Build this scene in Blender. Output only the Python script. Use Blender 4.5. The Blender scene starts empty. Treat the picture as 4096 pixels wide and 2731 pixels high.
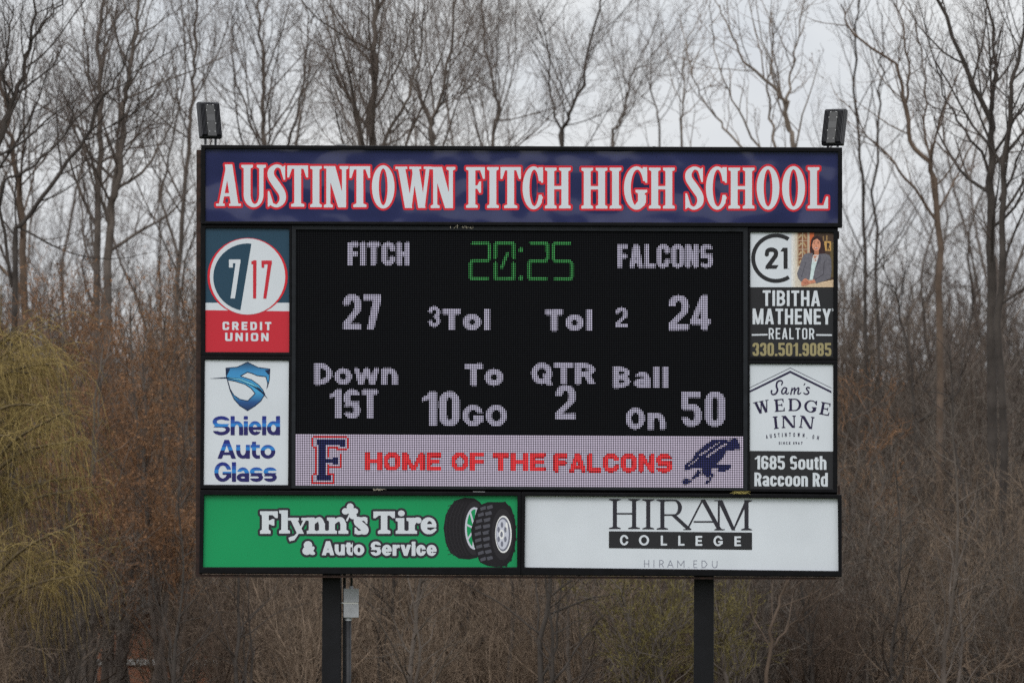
import bpy, math, random
import numpy as np
from mathutils import Vector, Matrix

scene = bpy.context.scene
COL = scene.collection

# ------------------------------------------------------------------ camera
SX, SY = 4096.0, 2731.0                 # size of the photograph the measurements were taken in
LENS, SENSOR = 251.0, 36.0
CAM = np.array((0.0, -100.0, 4.0))
TARGET = np.array((0.0, 0.0, 6.28))
ROLL = math.radians(0.22)
BOARD_YAW = math.radians(-2.0)

fwd = TARGET - CAM; fwd /= np.linalg.norm(fwd)
rgt = np.cross(fwd, (0, 0, 1.0)); rgt /= np.linalg.norm(rgt)
upv = np.cross(rgt, fwd)
c_, s_ = math.cos(ROLL), math.sin(ROLL)
rgt, upv = c_ * rgt + s_ * upv, c_ * upv - s_ * rgt

cam_data = bpy.data.cameras.new('camera')
cam = bpy.data.objects.new('camera', cam_data); COL.objects.link(cam)
m = Matrix.Identity(4)
for i in range(3):
    m[i][0] = rgt[i]; m[i][1] = upv[i]; m[i][2] = -fwd[i]; m[i][3] = CAM[i]
cam.matrix_world = m
cam_data.lens = LENS; cam_data.sensor_width = SENSOR; cam_data.sensor_fit = 'HORIZONTAL'
cam_data.clip_start = 1.0; cam_data.clip_end = 6000.0
cam_data.dof.use_dof = True
cam_data.dof.focus_distance = 100.0
cam_data.dof.aperture_fstop = 2.6
scene.camera = cam

# ------------------------------------------------------------------ world, sun, exposure
SUN_EL, SUN_AZ = math.radians(48), math.radians(200)   # behind the photographer, high, veiled by cloud
world = bpy.data.worlds.new('World'); scene.world = world
world.use_nodes = True
nt = world.node_tree; nt.nodes.clear()
N = nt.nodes.new; L = nt.links.new
out = N('ShaderNodeOutputWorld')
sky = N('ShaderNodeTexSky'); sky.sky_type = 'NISHITA'; sky.sun_disc = False
sky.sun_elevation = SUN_EL; sky.sun_rotation = SUN_AZ; sky.dust_density = 3.0
bg1 = N('ShaderNodeBackground'); bg1.inputs['Strength'].default_value = 0.1
L(sky.outputs[0], bg1.inputs[0])
tc = N('ShaderNodeTexCoord')
mp = N('ShaderNodeMapping'); mp.inputs['Scale'].default_value = (9, 9, 16)
L(tc.outputs['Generated'], mp.inputs[0])
nz = N('ShaderNodeTexNoise'); nz.inputs['Scale'].default_value = 2.2; nz.inputs['Detail'].default_value = 4; nz.inputs['Roughness'].default_value = 0.5
L(mp.outputs[0], nz.inputs['Vector'])
cr = N('ShaderNodeValToRGB')
cr.color_ramp.elements[0].position = 0.30; cr.color_ramp.elements[0].color = (0.735, 0.77, 0.825, 1)
cr.color_ramp.elements[1].position = 0.62; cr.color_ramp.elements[1].color = (0.91, 0.922, 0.935, 1)
L(nz.outputs[0], cr.inputs[0])
sep = N('ShaderNodeSeparateXYZ'); L(tc.outputs['Generated'], sep.inputs[0])
grd = N('ShaderNodeMapRange'); grd.inputs['From Min'].default_value = 0.05; grd.inputs['From Max'].default_value = 1.0
grd.inputs['To Min'].default_value = 1.0; grd.inputs['To Max'].default_value = 1.9
L(sep.outputs['Z'], grd.inputs['Value'])
bg2 = N('ShaderNodeBackground'); L(cr.outputs[0], bg2.inputs[0]); L(grd.outputs[0], bg2.inputs['Strength'])
mx = N('ShaderNodeMixShader'); mx.inputs[0].default_value = 0.88
L(bg1.outputs[0], mx.inputs[1]); L(bg2.outputs[0], mx.inputs[2]); L(mx.outputs[0], out.inputs[0])

sun_data = bpy.data.lights.new('sun', 'SUN'); sun_data.energy = 1.0; sun_data.angle = math.radians(25)
sun_data.color = (1.0, 0.97, 0.93)
sun = bpy.data.objects.new('sun', sun_data); COL.objects.link(sun)
sd = Vector((math.sin(SUN_AZ) * math.cos(SUN_EL), math.cos(SUN_AZ) * math.cos(SUN_EL), math.sin(SUN_EL)))
sun.rotation_euler = sd.to_track_quat('Z', 'Y').to_euler()

scene.view_settings.view_transform = 'Standard'; scene.view_settings.look = 'None'
scene.view_settings.exposure = 0.0; scene.view_settings.gamma = 1.0
scene.render.engine = 'CYCLES'
scene.cycles.use_denoising = False
scene.cycles.max_bounces = 5; scene.cycles.diffuse_bounces = 3; scene.cycles.glossy_bounces = 2
scene.cycles.filter_width = 1.5

# ------------------------------------------------------------------ measuring: photo pixel -> place
def ray(px, py):
    k = SENSOR / LENS / SX
    a = (np.asarray(px, float) - SX / 2) * k
    b = -(np.asarray(py, float) - SY / 2) * k
    return fwd + np.multiply.outer(a, rgt) + np.multiply.outer(b, upv)

EX = np.array((math.cos(BOARD_YAW), math.sin(BOARD_YAW), 0.0))
EY = np.array((-math.sin(BOARD_YAW), math.cos(BOARD_YAW), 0.0))

def P(px, py, w=0.0):
    """photo pixel -> scoreboard coordinates (x, y, z) on the plane w metres in front of the board."""
    d = ray(px, py)
    t = (-w - CAM @ EY) / (d @ EY)
    p = CAM + d * np.asarray(t)[..., None]
    return np.stack((p @ EX, np.full(np.shape(t), -w), p[..., 2]), -1)

def T(px, py, y):
    """photo pixel -> world point on the vertical plane at depth y."""
    d = ray(px, py); t = (y - CAM[1]) / d[1]
    return CAM + d * t

BOARD_M = Matrix.Rotation(BOARD_YAW, 4, 'Z')

# ------------------------------------------------------------------ materials
def lin(r, g, b):
    f = lambda c: ((c / 255 + 0.055) / 1.055) ** 2.4 if c > 10 else c / 255 / 12.92
    return (f(r), f(g), f(b), 1)

def mat(name, col, rough=0.6, metal=0.0, spec=0.5, noise=None, bump=None, emit=None):
    """noise=(scale, amount): real mottling of the surface's own colour; bump=(scale, strength, distance)."""
    mt = bpy.data.materials.new(name); mt.use_nodes = True
    t = mt.node_tree; b = t.nodes['Principled BSDF']
    b.inputs['Base Color'].default_value = col; b.inputs['Roughness'].default_value = rough
    b.inputs['Metallic'].default_value = metal; b.inputs['Specular IOR Level'].default_value = spec
    tc = t.nodes.new('ShaderNodeTexCoord')
    if noise:
        nz = t.nodes.new('ShaderNodeTexNoise'); nz.inputs['Scale'].default_value = noise[0]; nz.inputs['Detail'].default_value = 5
        t.links.new(tc.outputs['Object'], nz.inputs['Vector'])
        r = t.nodes.new('ShaderNodeValToRGB'); a = noise[1]
        r.color_ramp.elements[0].position = 0.3; r.color_ramp.elements[1].position = 0.7
        r.color_ramp.elements[0].color = tuple(c * (1 - a) for c in col[:3]) + (1,)
        r.color_ramp.elements[1].color = tuple(min(1, c * (1 + a)) for c in col[:3]) + (1,)
        t.links.new(nz.outputs[0], r.inputs[0]); t.links.new(r.outputs[0], b.inputs['Base Color'])
    if bump:
        n2 = t.nodes.new('ShaderNodeTexNoise'); n2.inputs['Scale'].default_value = bump[0]; n2.inputs['Detail'].default_value = 1.5
        t.links.new(tc.outputs['Object'], n2.inputs['Vector'])
        bp = t.nodes.new('ShaderNodeBump'); bp.inputs['Strength'].default_value = bump[1]; bp.inputs['Distance'].default_value = bump[2]
        t.links.new(n2.outputs[0], bp.inputs['Height']); t.links.new(bp.outputs[0], b.inputs['Normal'])
    if emit:
        b.inputs['Emission Color'].default_value = emit[0]; b.inputs['Emission Strength'].default_value = emit[1]
    return mt

def ramp_mat(name, stops, z0, z1, axis='Z', rough=0.35):
    """a print whose ink runs through several colours from z0 to z1 (object coordinates)."""
    mt = bpy.data.materials.new(name); mt.use_nodes = True
    t = mt.node_tree; b = t.nodes['Principled BSDF']; b.inputs['Roughness'].default_value = rough
    tc = t.nodes.new('ShaderNodeTexCoord'); sp = t.nodes.new('ShaderNodeSeparateXYZ'); t.links.new(tc.outputs['Object'], sp.inputs[0])
    mr = t.nodes.new('ShaderNodeMapRange'); mr.inputs['From Min'].default_value = z0; mr.inputs['From Max'].default_value = z1
    t.links.new(sp.outputs[axis], mr.inputs['Value'])
    r = t.nodes.new('ShaderNodeValToRGB'); e = r.color_ramp.elements
    e[0].position, e[0].color = stops[0]; e[1].position, e[1].color = stops[-1]
    for p, c in stops[1:-1]:
        x = e.new(p); x.color = c
    t.links.new(mr.outputs[0], r.inputs[0]); t.links.new(r.outputs[0], b.inputs['Base Color'])
    return mt

# ------------------------------------------------------------------ objects
def tag(o, label=None, cat=None, group=None, kind=None):
    if label: o['label'] = label
    if cat: o['category'] = cat
    if group: o['group'] = group
    if kind: o['kind'] = kind
    return o

def empty(name, loc=(0, 0, 0), rz=0.0):
    o = bpy.data.objects.new(name, None); COL.objects.link(o)
    o.location = loc; o.rotation_euler = (0, 0, rz); o.empty_display_size = 0.3
    return o

def link_mesh(name, me, mats, parent=None, label=None):
    o = bpy.data.objects.new(name, me); COL.objects.link(o)
    for x in (mats if isinstance(mats, (list, tuple)) else [mats]):
        me.materials.append(x)
    if parent: o.parent = parent
    if label: o['label'] = label
    return o

class MB:
    """collects verts and faces of ONE mesh, then links it."""
    def __init__(s): s.v = []; s.f = []; s.mi = []
    def add(s, vs, fs, mi=0):
        k = len(s.v); s.v += [tuple(map(float, p)) for p in vs]
        s.f += [[i + k for i in f] for f in fs]; s.mi += [mi] * len(fs)
    def hexa(s, a, b, mi=0):
        """a: four front corners, b: the four matching back corners."""
        s.add(list(a) + list(b), [(0, 1, 2, 3), (7, 6, 5, 4), (0, 4, 5, 1), (1, 5, 6, 2), (2, 6, 7, 3), (3, 7, 4, 0)], mi)
    def box(s, x0, x1, y0, y1, z0, z1, mi=0):
        s.hexa([(x0, y0, z1), (x1, y0, z1), (x1, y0, z0), (x0, y0, z0)], [(x0, y1, z1), (x1, y1, z1), (x1, y1, z0), (x0, y1, z0)], mi)
    def tube(s, pts, r, n=8, mi=0, caps=True):
        pts = [np.array(p, float) for p in pts]; rr = r if hasattr(r, '__len__') else [r] * len(pts)
        vs = []; fs = []
        for i, p in enumerate(pts):
            t = pts[min(i + 1, len(pts) - 1)] - pts[max(i - 1, 0)]; t /= np.linalg.norm(t) + 1e-9
            a = np.cross(t, (0.31, 0.93, 0.17)); a /= np.linalg.norm(a); b = np.cross(t, a)
            vs += [p + rr[i] * (math.cos(q) * a + math.sin(q) * b) for q in (2 * math.pi * j / n for j in range(n))]
        for i in range(len(pts) - 1):
            for j in range(n):
                fs.append((i * n + j, i * n + (j + 1) % n, (i + 1) * n + (j + 1) % n, (i + 1) * n + j))
        if caps: fs += [tuple(range(n))[::-1], tuple(range((len(pts) - 1) * n, len(pts) * n))]
        s.add(vs, fs, mi)
    def build(s, name, mats, parent=None, label=None, bevel=0, smooth=False):
        me = bpy.data.meshes.new(name); me.from_pydata(s.v, [], s.f)
        me.polygons.foreach_set('material_index', s.mi)
        if smooth: me.polygons.foreach_set('use_smooth', [True] * len(s.f))
        me.update()
        o = link_mesh(name, me, mats, parent, label)
        if bevel:
            b = o.modifiers.new('bevel', 'BEVEL'); b.width = bevel; b.segments = 2; b.limit_method = 'ANGLE'
        return o

def q4(c, w):
    c = np.array(c, float); return P(c[:, 0], c[:, 1], w)

def slab(mb, corners, w0, w1, mi=0):
    a = q4(corners, w1); b = a.copy(); b[:, 1] = -w0; mb.hexa(a, b, mi)

def ring(mb, outer, inner, wb, wf, mi=0):
    """a rectangular frame standing from depth wb to wf, open in the middle."""
    o = q4(outer, wf); i = q4(inner, wf); ob = o.copy(); ob[:, 1] = -wb; ib = i.copy(); ib[:, 1] = -wb
    v = np.concatenate((o, i, ob, ib)); f = []
    for k in range(4):
        n = (k + 1) % 4
        f += [(k, n, 4 + n, 4 + k), (8 + k, 8 + n, n, k), (4 + k, 4 + n, 12 + n, 12 + k), (12 + k, 12 + n, 8 + n, 8 + k)]
    mb.add(v, f, mi)

# ------------------------------------------------------------------ flat shapes as distance fields, filled into clean meshes
def poly(*contours):
    cs = [np.array(c, float) for c in contours]
    def f(X, Y):
        d = np.full(X.shape, 1e18); ins = np.zeros(X.shape, bool)
        for c in cs:
            n = np.roll(c, -1, 0)
            for (ax, ay), (bx, by) in zip(c, n):
                ex, ey = bx - ax, by - ay; l2 = ex * ex + ey * ey
                if l2 < 1e-12: continue
                t = np.clip(((X - ax) * ex + (Y - ay) * ey) / l2, 0, 1)
                np.minimum(d, (X - ax - t * ex) ** 2 + (Y - ay - t * ey) ** 2, out=d)
                if ay != by:
                    ins ^= ((ay > Y) != (by > Y)) & (X < ex * (Y - ay) / ey + ax)
        d = np.sqrt(d); return np.where(ins, -d, d)
    f.bb = (min(c[:, 0].min() for c in cs), min(c[:, 1].min() for c in cs), max(c[:, 0].max() for c in cs), max(c[:, 1].max() for c in cs))
    return f

def _bb(fs): return (min(f.bb[0] for f in fs), min(f.bb[1] for f in fs), max(f.bb[2] for f in fs), max(f.bb[3] for f in fs))

def union(*fs):
    def f(X, Y):
        d = np.full(X.shape, 1e9)
        for g in fs:
            b = g.bb; k = (X > b[0] - 60) & (X < b[2] + 60) & (Y > b[1] - 60) & (Y < b[3] + 60)
            if k.any(): d[k] = np.minimum(d[k], g(X[k], Y[k]))
        return d
    f.bb = _bb(fs); return f

def sub(a, *bs):
    def f(X, Y):
        d = a(X, Y)
        for b in bs: d = np.maximum(d, -b(X, Y))
        return d
    f.bb = a.bb; return f

def inter(a, b):
    def f(X, Y): return np.maximum(a(X, Y), b(X, Y))
    f.bb = (max(a.bb[0], b.bb[0]), max(a.bb[1], b.bb[1]), min(a.bb[2], b.bb[2]), min(a.bb[3], b.bb[3])); return f

def off(a, r):
    def f(X, Y): return a(X, Y) - r
    f.bb = (a.bb[0] - r, a.bb[1] - r, a.bb[2] + r, a.bb[3] + r); return f

def rot(a, deg, cx=None, cy=None):
    b = a.bb; cx = (b[0] + b[2]) / 2 if cx is None else cx; cy = (b[1] + b[3]) / 2 if cy is None else cy
    c, s = math.cos(math.radians(deg)), math.sin(math.radians(deg))
    def f(X, Y):
        x, y = X - cx, Y - cy
        return a(c * x + s * y + cx, -s * x + c * y + cy)
    r = math.hypot(b[2] - b[0], b[3] - b[1]) / 2 + abs(cx - (b[0] + b[2]) / 2) + abs(cy - (b[1] + b[3]) / 2)
    f.bb = (cx - r, cy - r, cx + r, cy + r) if (cx, cy) == ((b[0] + b[2]) / 2, (b[1] + b[3]) / 2) else (b[0] - r, b[1] - r, b[2] + r, b[3] + r)
    return f

def rect(x0, y0, x1, y1): return poly([(x0, y0), (x1, y0), (x1, y1), (x0, y1)])
def ell_pts(cx, cy, rx, ry, n=40, a0=0, a1=360): return [(cx + rx * math.cos(math.radians(a0 + (a1 - a0) * k / n)), cy + ry * math.sin(math.radians(a0 + (a1 - a0) * k / n))) for k in range(n + (a1 - a0 < 360))]
def ell(cx, cy, rx, ry, n=40): return poly(ell_pts(cx, cy, rx, ry, n))

def smooth_path(pts, k=6):
    p = [np.array(q, float) for q in pts]; p = [2 * p[0] - p[1]] + p + [2 * p[-1] - p[-2]]; o = []
    for i in range(1, len(p) - 2):
        for j in range(k):
            t = j / k
            o.append(0.5 * ((2 * p[i]) + (p[i + 1] - p[i - 1]) * t + (2 * p[i - 1] - 5 * p[i] + 4 * p[i + 1] - p[i + 2]) * t * t + (3 * p[i] - p[i - 1] - 3 * p[i + 1] + p[i + 2]) * t ** 3))
    o.append(p[-2]); return o

def stroke(pts, w, curved=False, k=6):
    """a line of half width w (or pts of (x, y, half width)) with round ends."""
    p = [tuple(q) if len(q) == 3 else (q[0], q[1], w) for q in pts]
    if curved: p = [tuple(q) for q in smooth_path(p, k)]
    def f(X, Y):
        d = np.full(X.shape, 1e9)
        for (ax, ay, ar), (bx, by, br) in zip(p, p[1:]):
            ex, ey = bx - ax, by - ay; l2 = ex * ex + ey * ey + 1e-9
            t = np.clip(((X - ax) * ex + (Y - ay) * ey) / l2, 0, 1)
            np.minimum(d, np.hypot(X - ax - t * ex, Y - ay - t * ey) - (ar + t * (br - ar)), out=d)
        return d
    f.bb = (min(q[0] - q[2] for q in p), min(q[1] - q[2] for q in p), max(q[0] + q[2] for q in p), max(q[1] + q[2] for q in p))
    return f

_txt = {}
def text_polys(s, sp=1.0):
    if (s, sp) in _txt: return _txt[s, sp]
    c = bpy.data.curves.new('t', 'FONT'); c.body = s; c.space_character = sp
    o = bpy.data.objects.new('t', c); COL.objects.link(o)
    dg = bpy.context.evaluated_depsgraph_get(); dg.update()
    cv = o.evaluated_get(dg).to_curve(dg); res = []
    for spn in cv.splines:
        b = spn.bezier_points; n = len(b); pts = []
        for i in range(n):
            p0, p1, p2, p3 = (np.array(x[:2]) for x in (b[i].co, b[i].handle_right, b[(i + 1) % n].handle_left, b[(i + 1) % n].co))
            straight = abs(np.cross(p1 - p0, p3 - p0)) + abs(np.cross(p2 - p0, p3 - p0)) < 1e-6
            for j in range(1 if straight else 6):
                t = j / (1 if straight else 6)
                pts.append((1 - t) ** 3 * p0 + 3 * t * (1 - t) ** 2 * p1 + 3 * t * t * (1 - t) * p2 + t ** 3 * p3)
        res.append(np.array(pts))
    bpy.data.objects.remove(o); bpy.data.curves.remove(c)
    _txt[s, sp] = res; return res

def text(s, x0, y0, x1, y1, bold=0.0, sp=1.0, slope=0.0):
    """letters of the plain built-in alphabet stretched into the box; bold thickens every stroke; slope = drop per unit x."""
    ps = text_polys(s, sp); a = np.concatenate(ps); mn, mxx = a.min(0), a.max(0)
    # group contours of one glyph roughly by x overlap so windows stay small
    bx0, by0, bx1, by1 = x0 + bold, y0 + bold, x1 - bold, y1 - bold
    sx, sy = (bx1 - bx0) / (mxx[0] - mn[0]), (by1 - by0) / (mxx[1] - mn[1])
    cs = []
    for p in ps:
        q = np.empty_like(p); q[:, 0] = bx0 + (p[:, 0] - mn[0]) * sx; q[:, 1] = by1 - (p[:, 1] - mn[1]) * sy
        q[:, 1] += slope * (q[:, 0] - x0); cs.append(q)
    cs.sort(key=lambda q: q[:, 0].min()); groups = []
    for q in cs:
        lo, hi = q[:, 0].min(), q[:, 0].max()
        if groups and lo < groups[-1][0] - 1e-6: groups[-1][1].append(q); groups[-1][0] = max(groups[-1][0], hi)
        else: groups.append([hi, [q]])
    g = union(*[poly(*gr[1]) for gr in groups])
    return off(g, bold) if bold else g

class Frame:
    """a measuring window: window pixel -> photo pixel."""
    def __init__(s, ox, oy, k): s.ox, s.oy, s.k = ox, oy, k
    def __call__(s, x, y): return s.ox + np.asarray(x, float) / s.k, s.oy + np.asarray(y, float) / s.k

class Art:
    """several flat layers of ink, each a hair in front of the last, in ONE mesh."""
    def __init__(s, fr): s.fr = fr; s.v = []; s.f = []; s.mi = []; s.mats = []
    def add(s, shape, mtl, w, cell=2.0):
        if mtl not in s.mats: s.mats.append(mtl)
        mi = s.mats.index(mtl); b = shape.bb; pad = 2 * cell
        nx = int((b[2] - b[0] + 2 * pad) / cell) + 2; ny = int((b[3] - b[1] + 2 * pad) / cell) + 2
        gx = b[0] - pad + cell * np.arange(nx); gy = b[1] - pad + cell * np.arange(ny)
        X, Y = np.meshgrid(gx, gy); S = shape(X.ravel(), Y.ravel()).reshape(X.shape)
        ins = S < 0
        cnt = ins[:-1, :-1].astype(int) + ins[:-1, 1:] + ins[1:, 1:] + ins[1:, :-1]
        vs = []; fs = []
        full = cnt == 4
        # merge equal horizontal runs of consecutive rows into tall quads
        open_ = {}
        for j in range(full.shape[0] + 1):
            runs = set()
            if j < full.shape[0]:
                r = np.flatnonzero(np.diff(np.concatenate(([0], full[j].astype(int), [0]))))
                runs = set(zip(r[::2], r[1::2]))
            for k in [k for k in open_ if k not in runs]:
                j0 = open_.pop(k); n = len(vs)
                vs += [(gx[k[0]], gy[j0]), (gx[k[1]], gy[j0]), (gx[k[1]], gy[j]), (gx[k[0]], gy[j])]; fs.append((n, n + 1, n + 2, n + 3))
            for k in runs: open_.setdefault(k, j)
        for j, i in zip(*np.nonzero((cnt > 0) & (cnt < 4))):
            q = ((gx[i], gy[j], S[j, i]), (gx[i + 1], gy[j], S[j, i + 1]), (gx[i + 1], gy[j + 1], S[j + 1, i + 1]), (gx[i], gy[j + 1], S[j + 1, i])); n = len(vs)
            for a, c in zip(q, q[1:] + q[:1]):
                if a[2] < 0: vs.append((a[0], a[1]))
                if (a[2] < 0) != (c[2] < 0):
                    t = a[2] / (a[2] - c[2]); vs.append((a[0] + t * (c[0] - a[0]), a[1] + t * (c[1] - a[1])))
            fs.append(tuple(range(n, len(vs))))
        if not vs: return s
        vs = np.array(vs); p = P(*s.fr(vs[:, 0], vs[:, 1]), w); k = len(s.v)
        s.v += p.tolist(); s.f += [tuple(x + k for x in f) for f in fs]; s.mi += [mi] * len(fs)
        return s
    def build(s, name, parent, label=None):
        me = bpy.data.meshes.new(name); me.from_pydata(s.v, [], s.f)
        me.polygons.foreach_set('material_index', s.mi); me.update()
        return link_mesh(name, me, s.mats, parent, label)

# ------------------------------------------------------------------ a serif alphabet (window coordinates, y down)
def vs_(xc, y0, y1, st, sl, sf, br, top=True, bot=True, lt=1, rt=1, lb=1, rb=1):
    h = st / 2; p = []
    p += [(xc - h - sl * lt, y0), (xc + h + sl * rt, y0), (xc + h + sl * rt, y0 + sf), (xc + h, y0 + sf + br)] if top else [(xc - h, y0), (xc + h, y0)]
    p += [(xc + h, y1 - sf - br), (xc + h + sl * rb, y1 - sf), (xc + h + sl * rb, y1), (xc - h - sl * lb, y1), (xc - h - sl * lb, y1 - sf), (xc - h, y1 - sf - br)] if bot else [(xc + h, y1), (xc - h, y1)]
    if top: p += [(xc - h, y0 + sf + br), (xc - h - sl * lt, y0 + sf)]
    return poly(p)

def para(xt, xb, y0, y1, wd): return poly([(xt, y0), (xt + wd, y0), (xb + wd, y1), (xb, y1)])

def ribbon(pts, k=6):
    """outline of a curved stroke with changing half width and flat ends."""
    p = [np.array(q) for q in smooth_path(pts, k)]; a = []; b = []
    for i, q in enumerate(p):
        t = p[min(i + 1, len(p) - 1)][:2] - p[max(i - 1, 0)][:2]; t /= np.hypot(*t) + 1e-9
        n = np.array((-t[1], t[0])); a.append(q[:2] + n * q[2]); b.append(q[:2] - n * q[2])
    return union(*[poly([a[i], a[i + 1], b[i + 1], b[i]]) for i in range(len(p) - 1)], stroke([tuple(q) for q in p], 0))

def serif(ch, x0, y0, x1, y1, st, tn, sl, sf, br, dr=None):
    """capital ch in the box; st thick stroke, tn thin stroke, sl serif overhang, sf serif thickness, br bracket, dr drop of the beak."""
    w, h, cx = x1 - x0, y1 - y0, (x0 + x1) / 2
    dr = dr or 0.29 * h; ym = y0 + 0.49 * h
    V = lambda xc, s=st, **k: vs_(xc, y0, y1, s, sl, sf, br, **k)
    beak = lambda x, y, dirx, diry, L: poly([(x, y), (x, y + diry * L), (x - dirx * sf * 0.75, y + diry * L), (x - dirx * sf * 1.9, y + diry * tn), (x - dirx * sf * 1.9, y)])
    if ch == 'I': return V(cx)
    if ch == 'H': return union(V(x0 + sl + st / 2), V(x1 - sl - st / 2), rect(x0 + sl + st / 2, ym - tn / 2, x1 - sl - st / 2, ym + tn / 2))
    if ch == 'T': return union(vs_(cx, y0, y1, st, sl * 1.3, sf, br, top=False), rect(x0, y0, x1, y0 + tn), beak(x0, y0, -1, 1, dr), beak(x1, y0, 1, 1, dr))
    if ch == 'L': return union(V(x0 + sl + st / 2), rect(x0 + sl, y1 - tn, x1, y1), beak(x1, y1, 1, -1, dr))
    if ch in 'FE':
        xs = x0 + sl + st / 2; xm = x0 + 0.80 * w
        g = [V(xs), rect(xs, y0, x1 - 0.04 * w, y0 + tn), beak(x1 - (0.04 * w if ch == 'E' else 0), y0, 1, 1, dr), rect(xs, ym - tn / 2, xm, ym + tn / 2),
             poly([(xm, ym - 0.14 * h), (xm, ym + 0.14 * h), (xm - sf * 0.7, ym + 0.14 * h), (xm - sf * 1.6, ym + tn / 2), (xm - sf * 1.6, ym - tn / 2), (xm - sf * 0.7, ym - 0.14 * h)])]
        if ch == 'F': g.append(rect(xs, y0, x1, y0 + tn))
        if ch == 'E': g += [rect(xs, y1 - tn, x1, y1), beak(x1, y1, 1, -1, dr)]
        return union(*g)
    if ch == 'O': return sub(ell(cx, (y0 + y1) / 2, w / 2, h / 2), ell(cx, (y0 + y1) / 2, w / 2 - st * 1.02, h / 2 - tn))
    if ch in 'CG':
        r = sub(ell(cx + 0.04 * w, (y0 + y1) / 2, w * 0.54, h / 2), ell(cx + 0.07 * w, (y0 + y1) / 2, w * 0.57 - st, h / 2 - tn))
        r = sub(r, rect(x0 + 0.62 * w, y0 + 0.34 * h, x1 + w, y0 + 0.66 * h), rect(x1 - sf * 0.5, y0 - 5, x1 + w, y1 + 5))
        g = [r, beak(x1, y0 + 0.02 * h, 1, 1, 0.36 * h)]
        if ch == 'C': g.append(poly([(x1, y1 - 0.28 * h), (x1 - 0.1 * w, y1 - 0.34 * h), (x1 - 0.36 * w, y1 - 0.08 * h), (x1 - 0.2 * w, y1 - 0.06 * h)]))
        else:
            xs = x1 - sl - st / 2
            g += [vs_(xs, y0 + 0.54 * h, y1 - 0.10 * h, st, sl, sf, br, bot=False), poly([(xs - st / 2, y1 - 0.2 * h), (xs + st / 2, y1 - 0.12 * h), (xs - st * 0.6, y1 - 0.005 * h), (xs - st * 1.1, y1 - tn)])]
        return union(*g)
    if ch == 'S':
        a, b = st / 2, tn / 2
        c = ribbon([(x1 - 0.12 * w, y0 + 0.2 * h, b * 0.8), (x1 - 0.22 * w, y0 + 0.085 * h, b), (cx - 0.02 * w, y0 + b + 1, b), (x0 + 0.2 * w, y0 + 0.14 * h, a * 0.85), (x0 + 0.2 * w, y0 + 0.29 * h, a), (cx, y0 + 0.48 * h, a * 1.1),
                    (x1 - 0.2 * w, y0 + 0.68 * h, a), (x1 - 0.2 * w, y0 + 0.85 * h, a * 0.85), (cx + 0.02 * w, y1 - b - 1, b), (x0 + 0.22 * w, y1 - 0.085 * h, b), (x0 + 0.12 * w, y1 - 0.2 * h, b * 0.8)])
        return union(c, poly([(x1 - 0.03 * w, y0 + 0.02 * h), (x1 - 0.03 * w, y0 + 0.36 * h), (x1 - 0.11 * w, y0 + 0.36 * h), (x1 - 0.3 * w, y0 + 0.1 * h)]),
                     poly([(x0 + 0.0 * w, y1 - 0.01 * h), (x0 + 0.0 * w, y1 - 0.38 * h), (x0 + 0.09 * w, y1 - 0.38 * h), (x0 + 0.3 * w, y1 - 0.1 * h)]))
    if ch == 'U':
        xa, xb, ry = x0 + sl, x1 - sl, 0.30 * h; yc = y1 - ry; rx = (xb - xa) / 2; cc = (xa + xb) / 2
        t2 = (st + tn) / 2 * 0.85; ix0, ix1 = xa + st, xb - t2; ic, irx = (ix0 + ix1) / 2, (ix1 - ix0) / 2
        o = [(xa, y0)] + [(cc - rx * math.cos(a), yc + ry * math.sin(a)) for a in np.linspace(0, math.pi, 25)] + [(xb, y0), (xb - t2, y0)]
        o += [(ic + irx * math.cos(a), yc + (ry - tn) * math.sin(a)) for a in np.linspace(0, math.pi, 25)] + [(xa + st, y0)]
        return union(poly(o), vs_(xa + st / 2, y0, y0 + 0.4 * h, st, sl, sf, br, bot=False), vs_(xb - t2 / 2, y0, y0 + 0.4 * h, t2, sl, sf, br, bot=False))
    if ch == 'N':
        t2 = tn * 1.25; xl = x0 + sl + t2 / 2; xr = x1 - sl - t2 / 2
        return union(vs_(xl, y0 + sf, y1, t2, sl, sf, br, top=False), poly([(x0, y0), (xl + st, y0), (xr + t2 / 2, y1), (xr + t2 / 2 - st * 1.15, y1), (xl - t2 / 2, y0 + sf), (x0, y0 + sf)]), vs_(xr, y0, y1, t2, sl, sf, br, bot=False))
    if ch == 'A':
        ax = cx - 0.04 * w; xr = x1 - sl - st * 1.1; xl = x0 + sl; tw = tn * 1.15; yb = y1 - 0.27 * h
        return union(para(ax - tw * 0.3, xl, y0, y1, tw), para(ax - st * 0.4, xr, y0, y1, st * 1.1), rect(x0 + 0.25 * w, yb - tn / 2, x1 - 0.25 * w, yb + tn / 2),
                     rect(x0, y1 - sf, xl + tw + sl, y1), rect(xr - sl * 0.8, y1 - sf, x1, y1))
    if ch == 'W':
        q = w / 4.0; a = x0 + sl; wd = st * 1.05; tw = tn * 1.1; v1 = x0 + 0.36 * w; v2 = x1 - 0.28 * w
        return union(para(a, v1 - wd / 2, y0, y1, wd), para(cx - 0.01 * w, v1 - tw * 0.2, y0, y1, tw), para(cx - 0.06 * w, v2 - wd / 2, y0, y1, wd), para(x1 - sl - tw, v2 - tw * 0.2, y0, y1, tw),
                     rect(x0, y0, a + wd + sl, y0 + sf), rect(cx - 0.06 * w - sl, y0, cx - 0.06 * w + wd + sl, y0 + sf), rect(x1 - 2 * sl - tw, y0, x1, y0 + sf))
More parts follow.
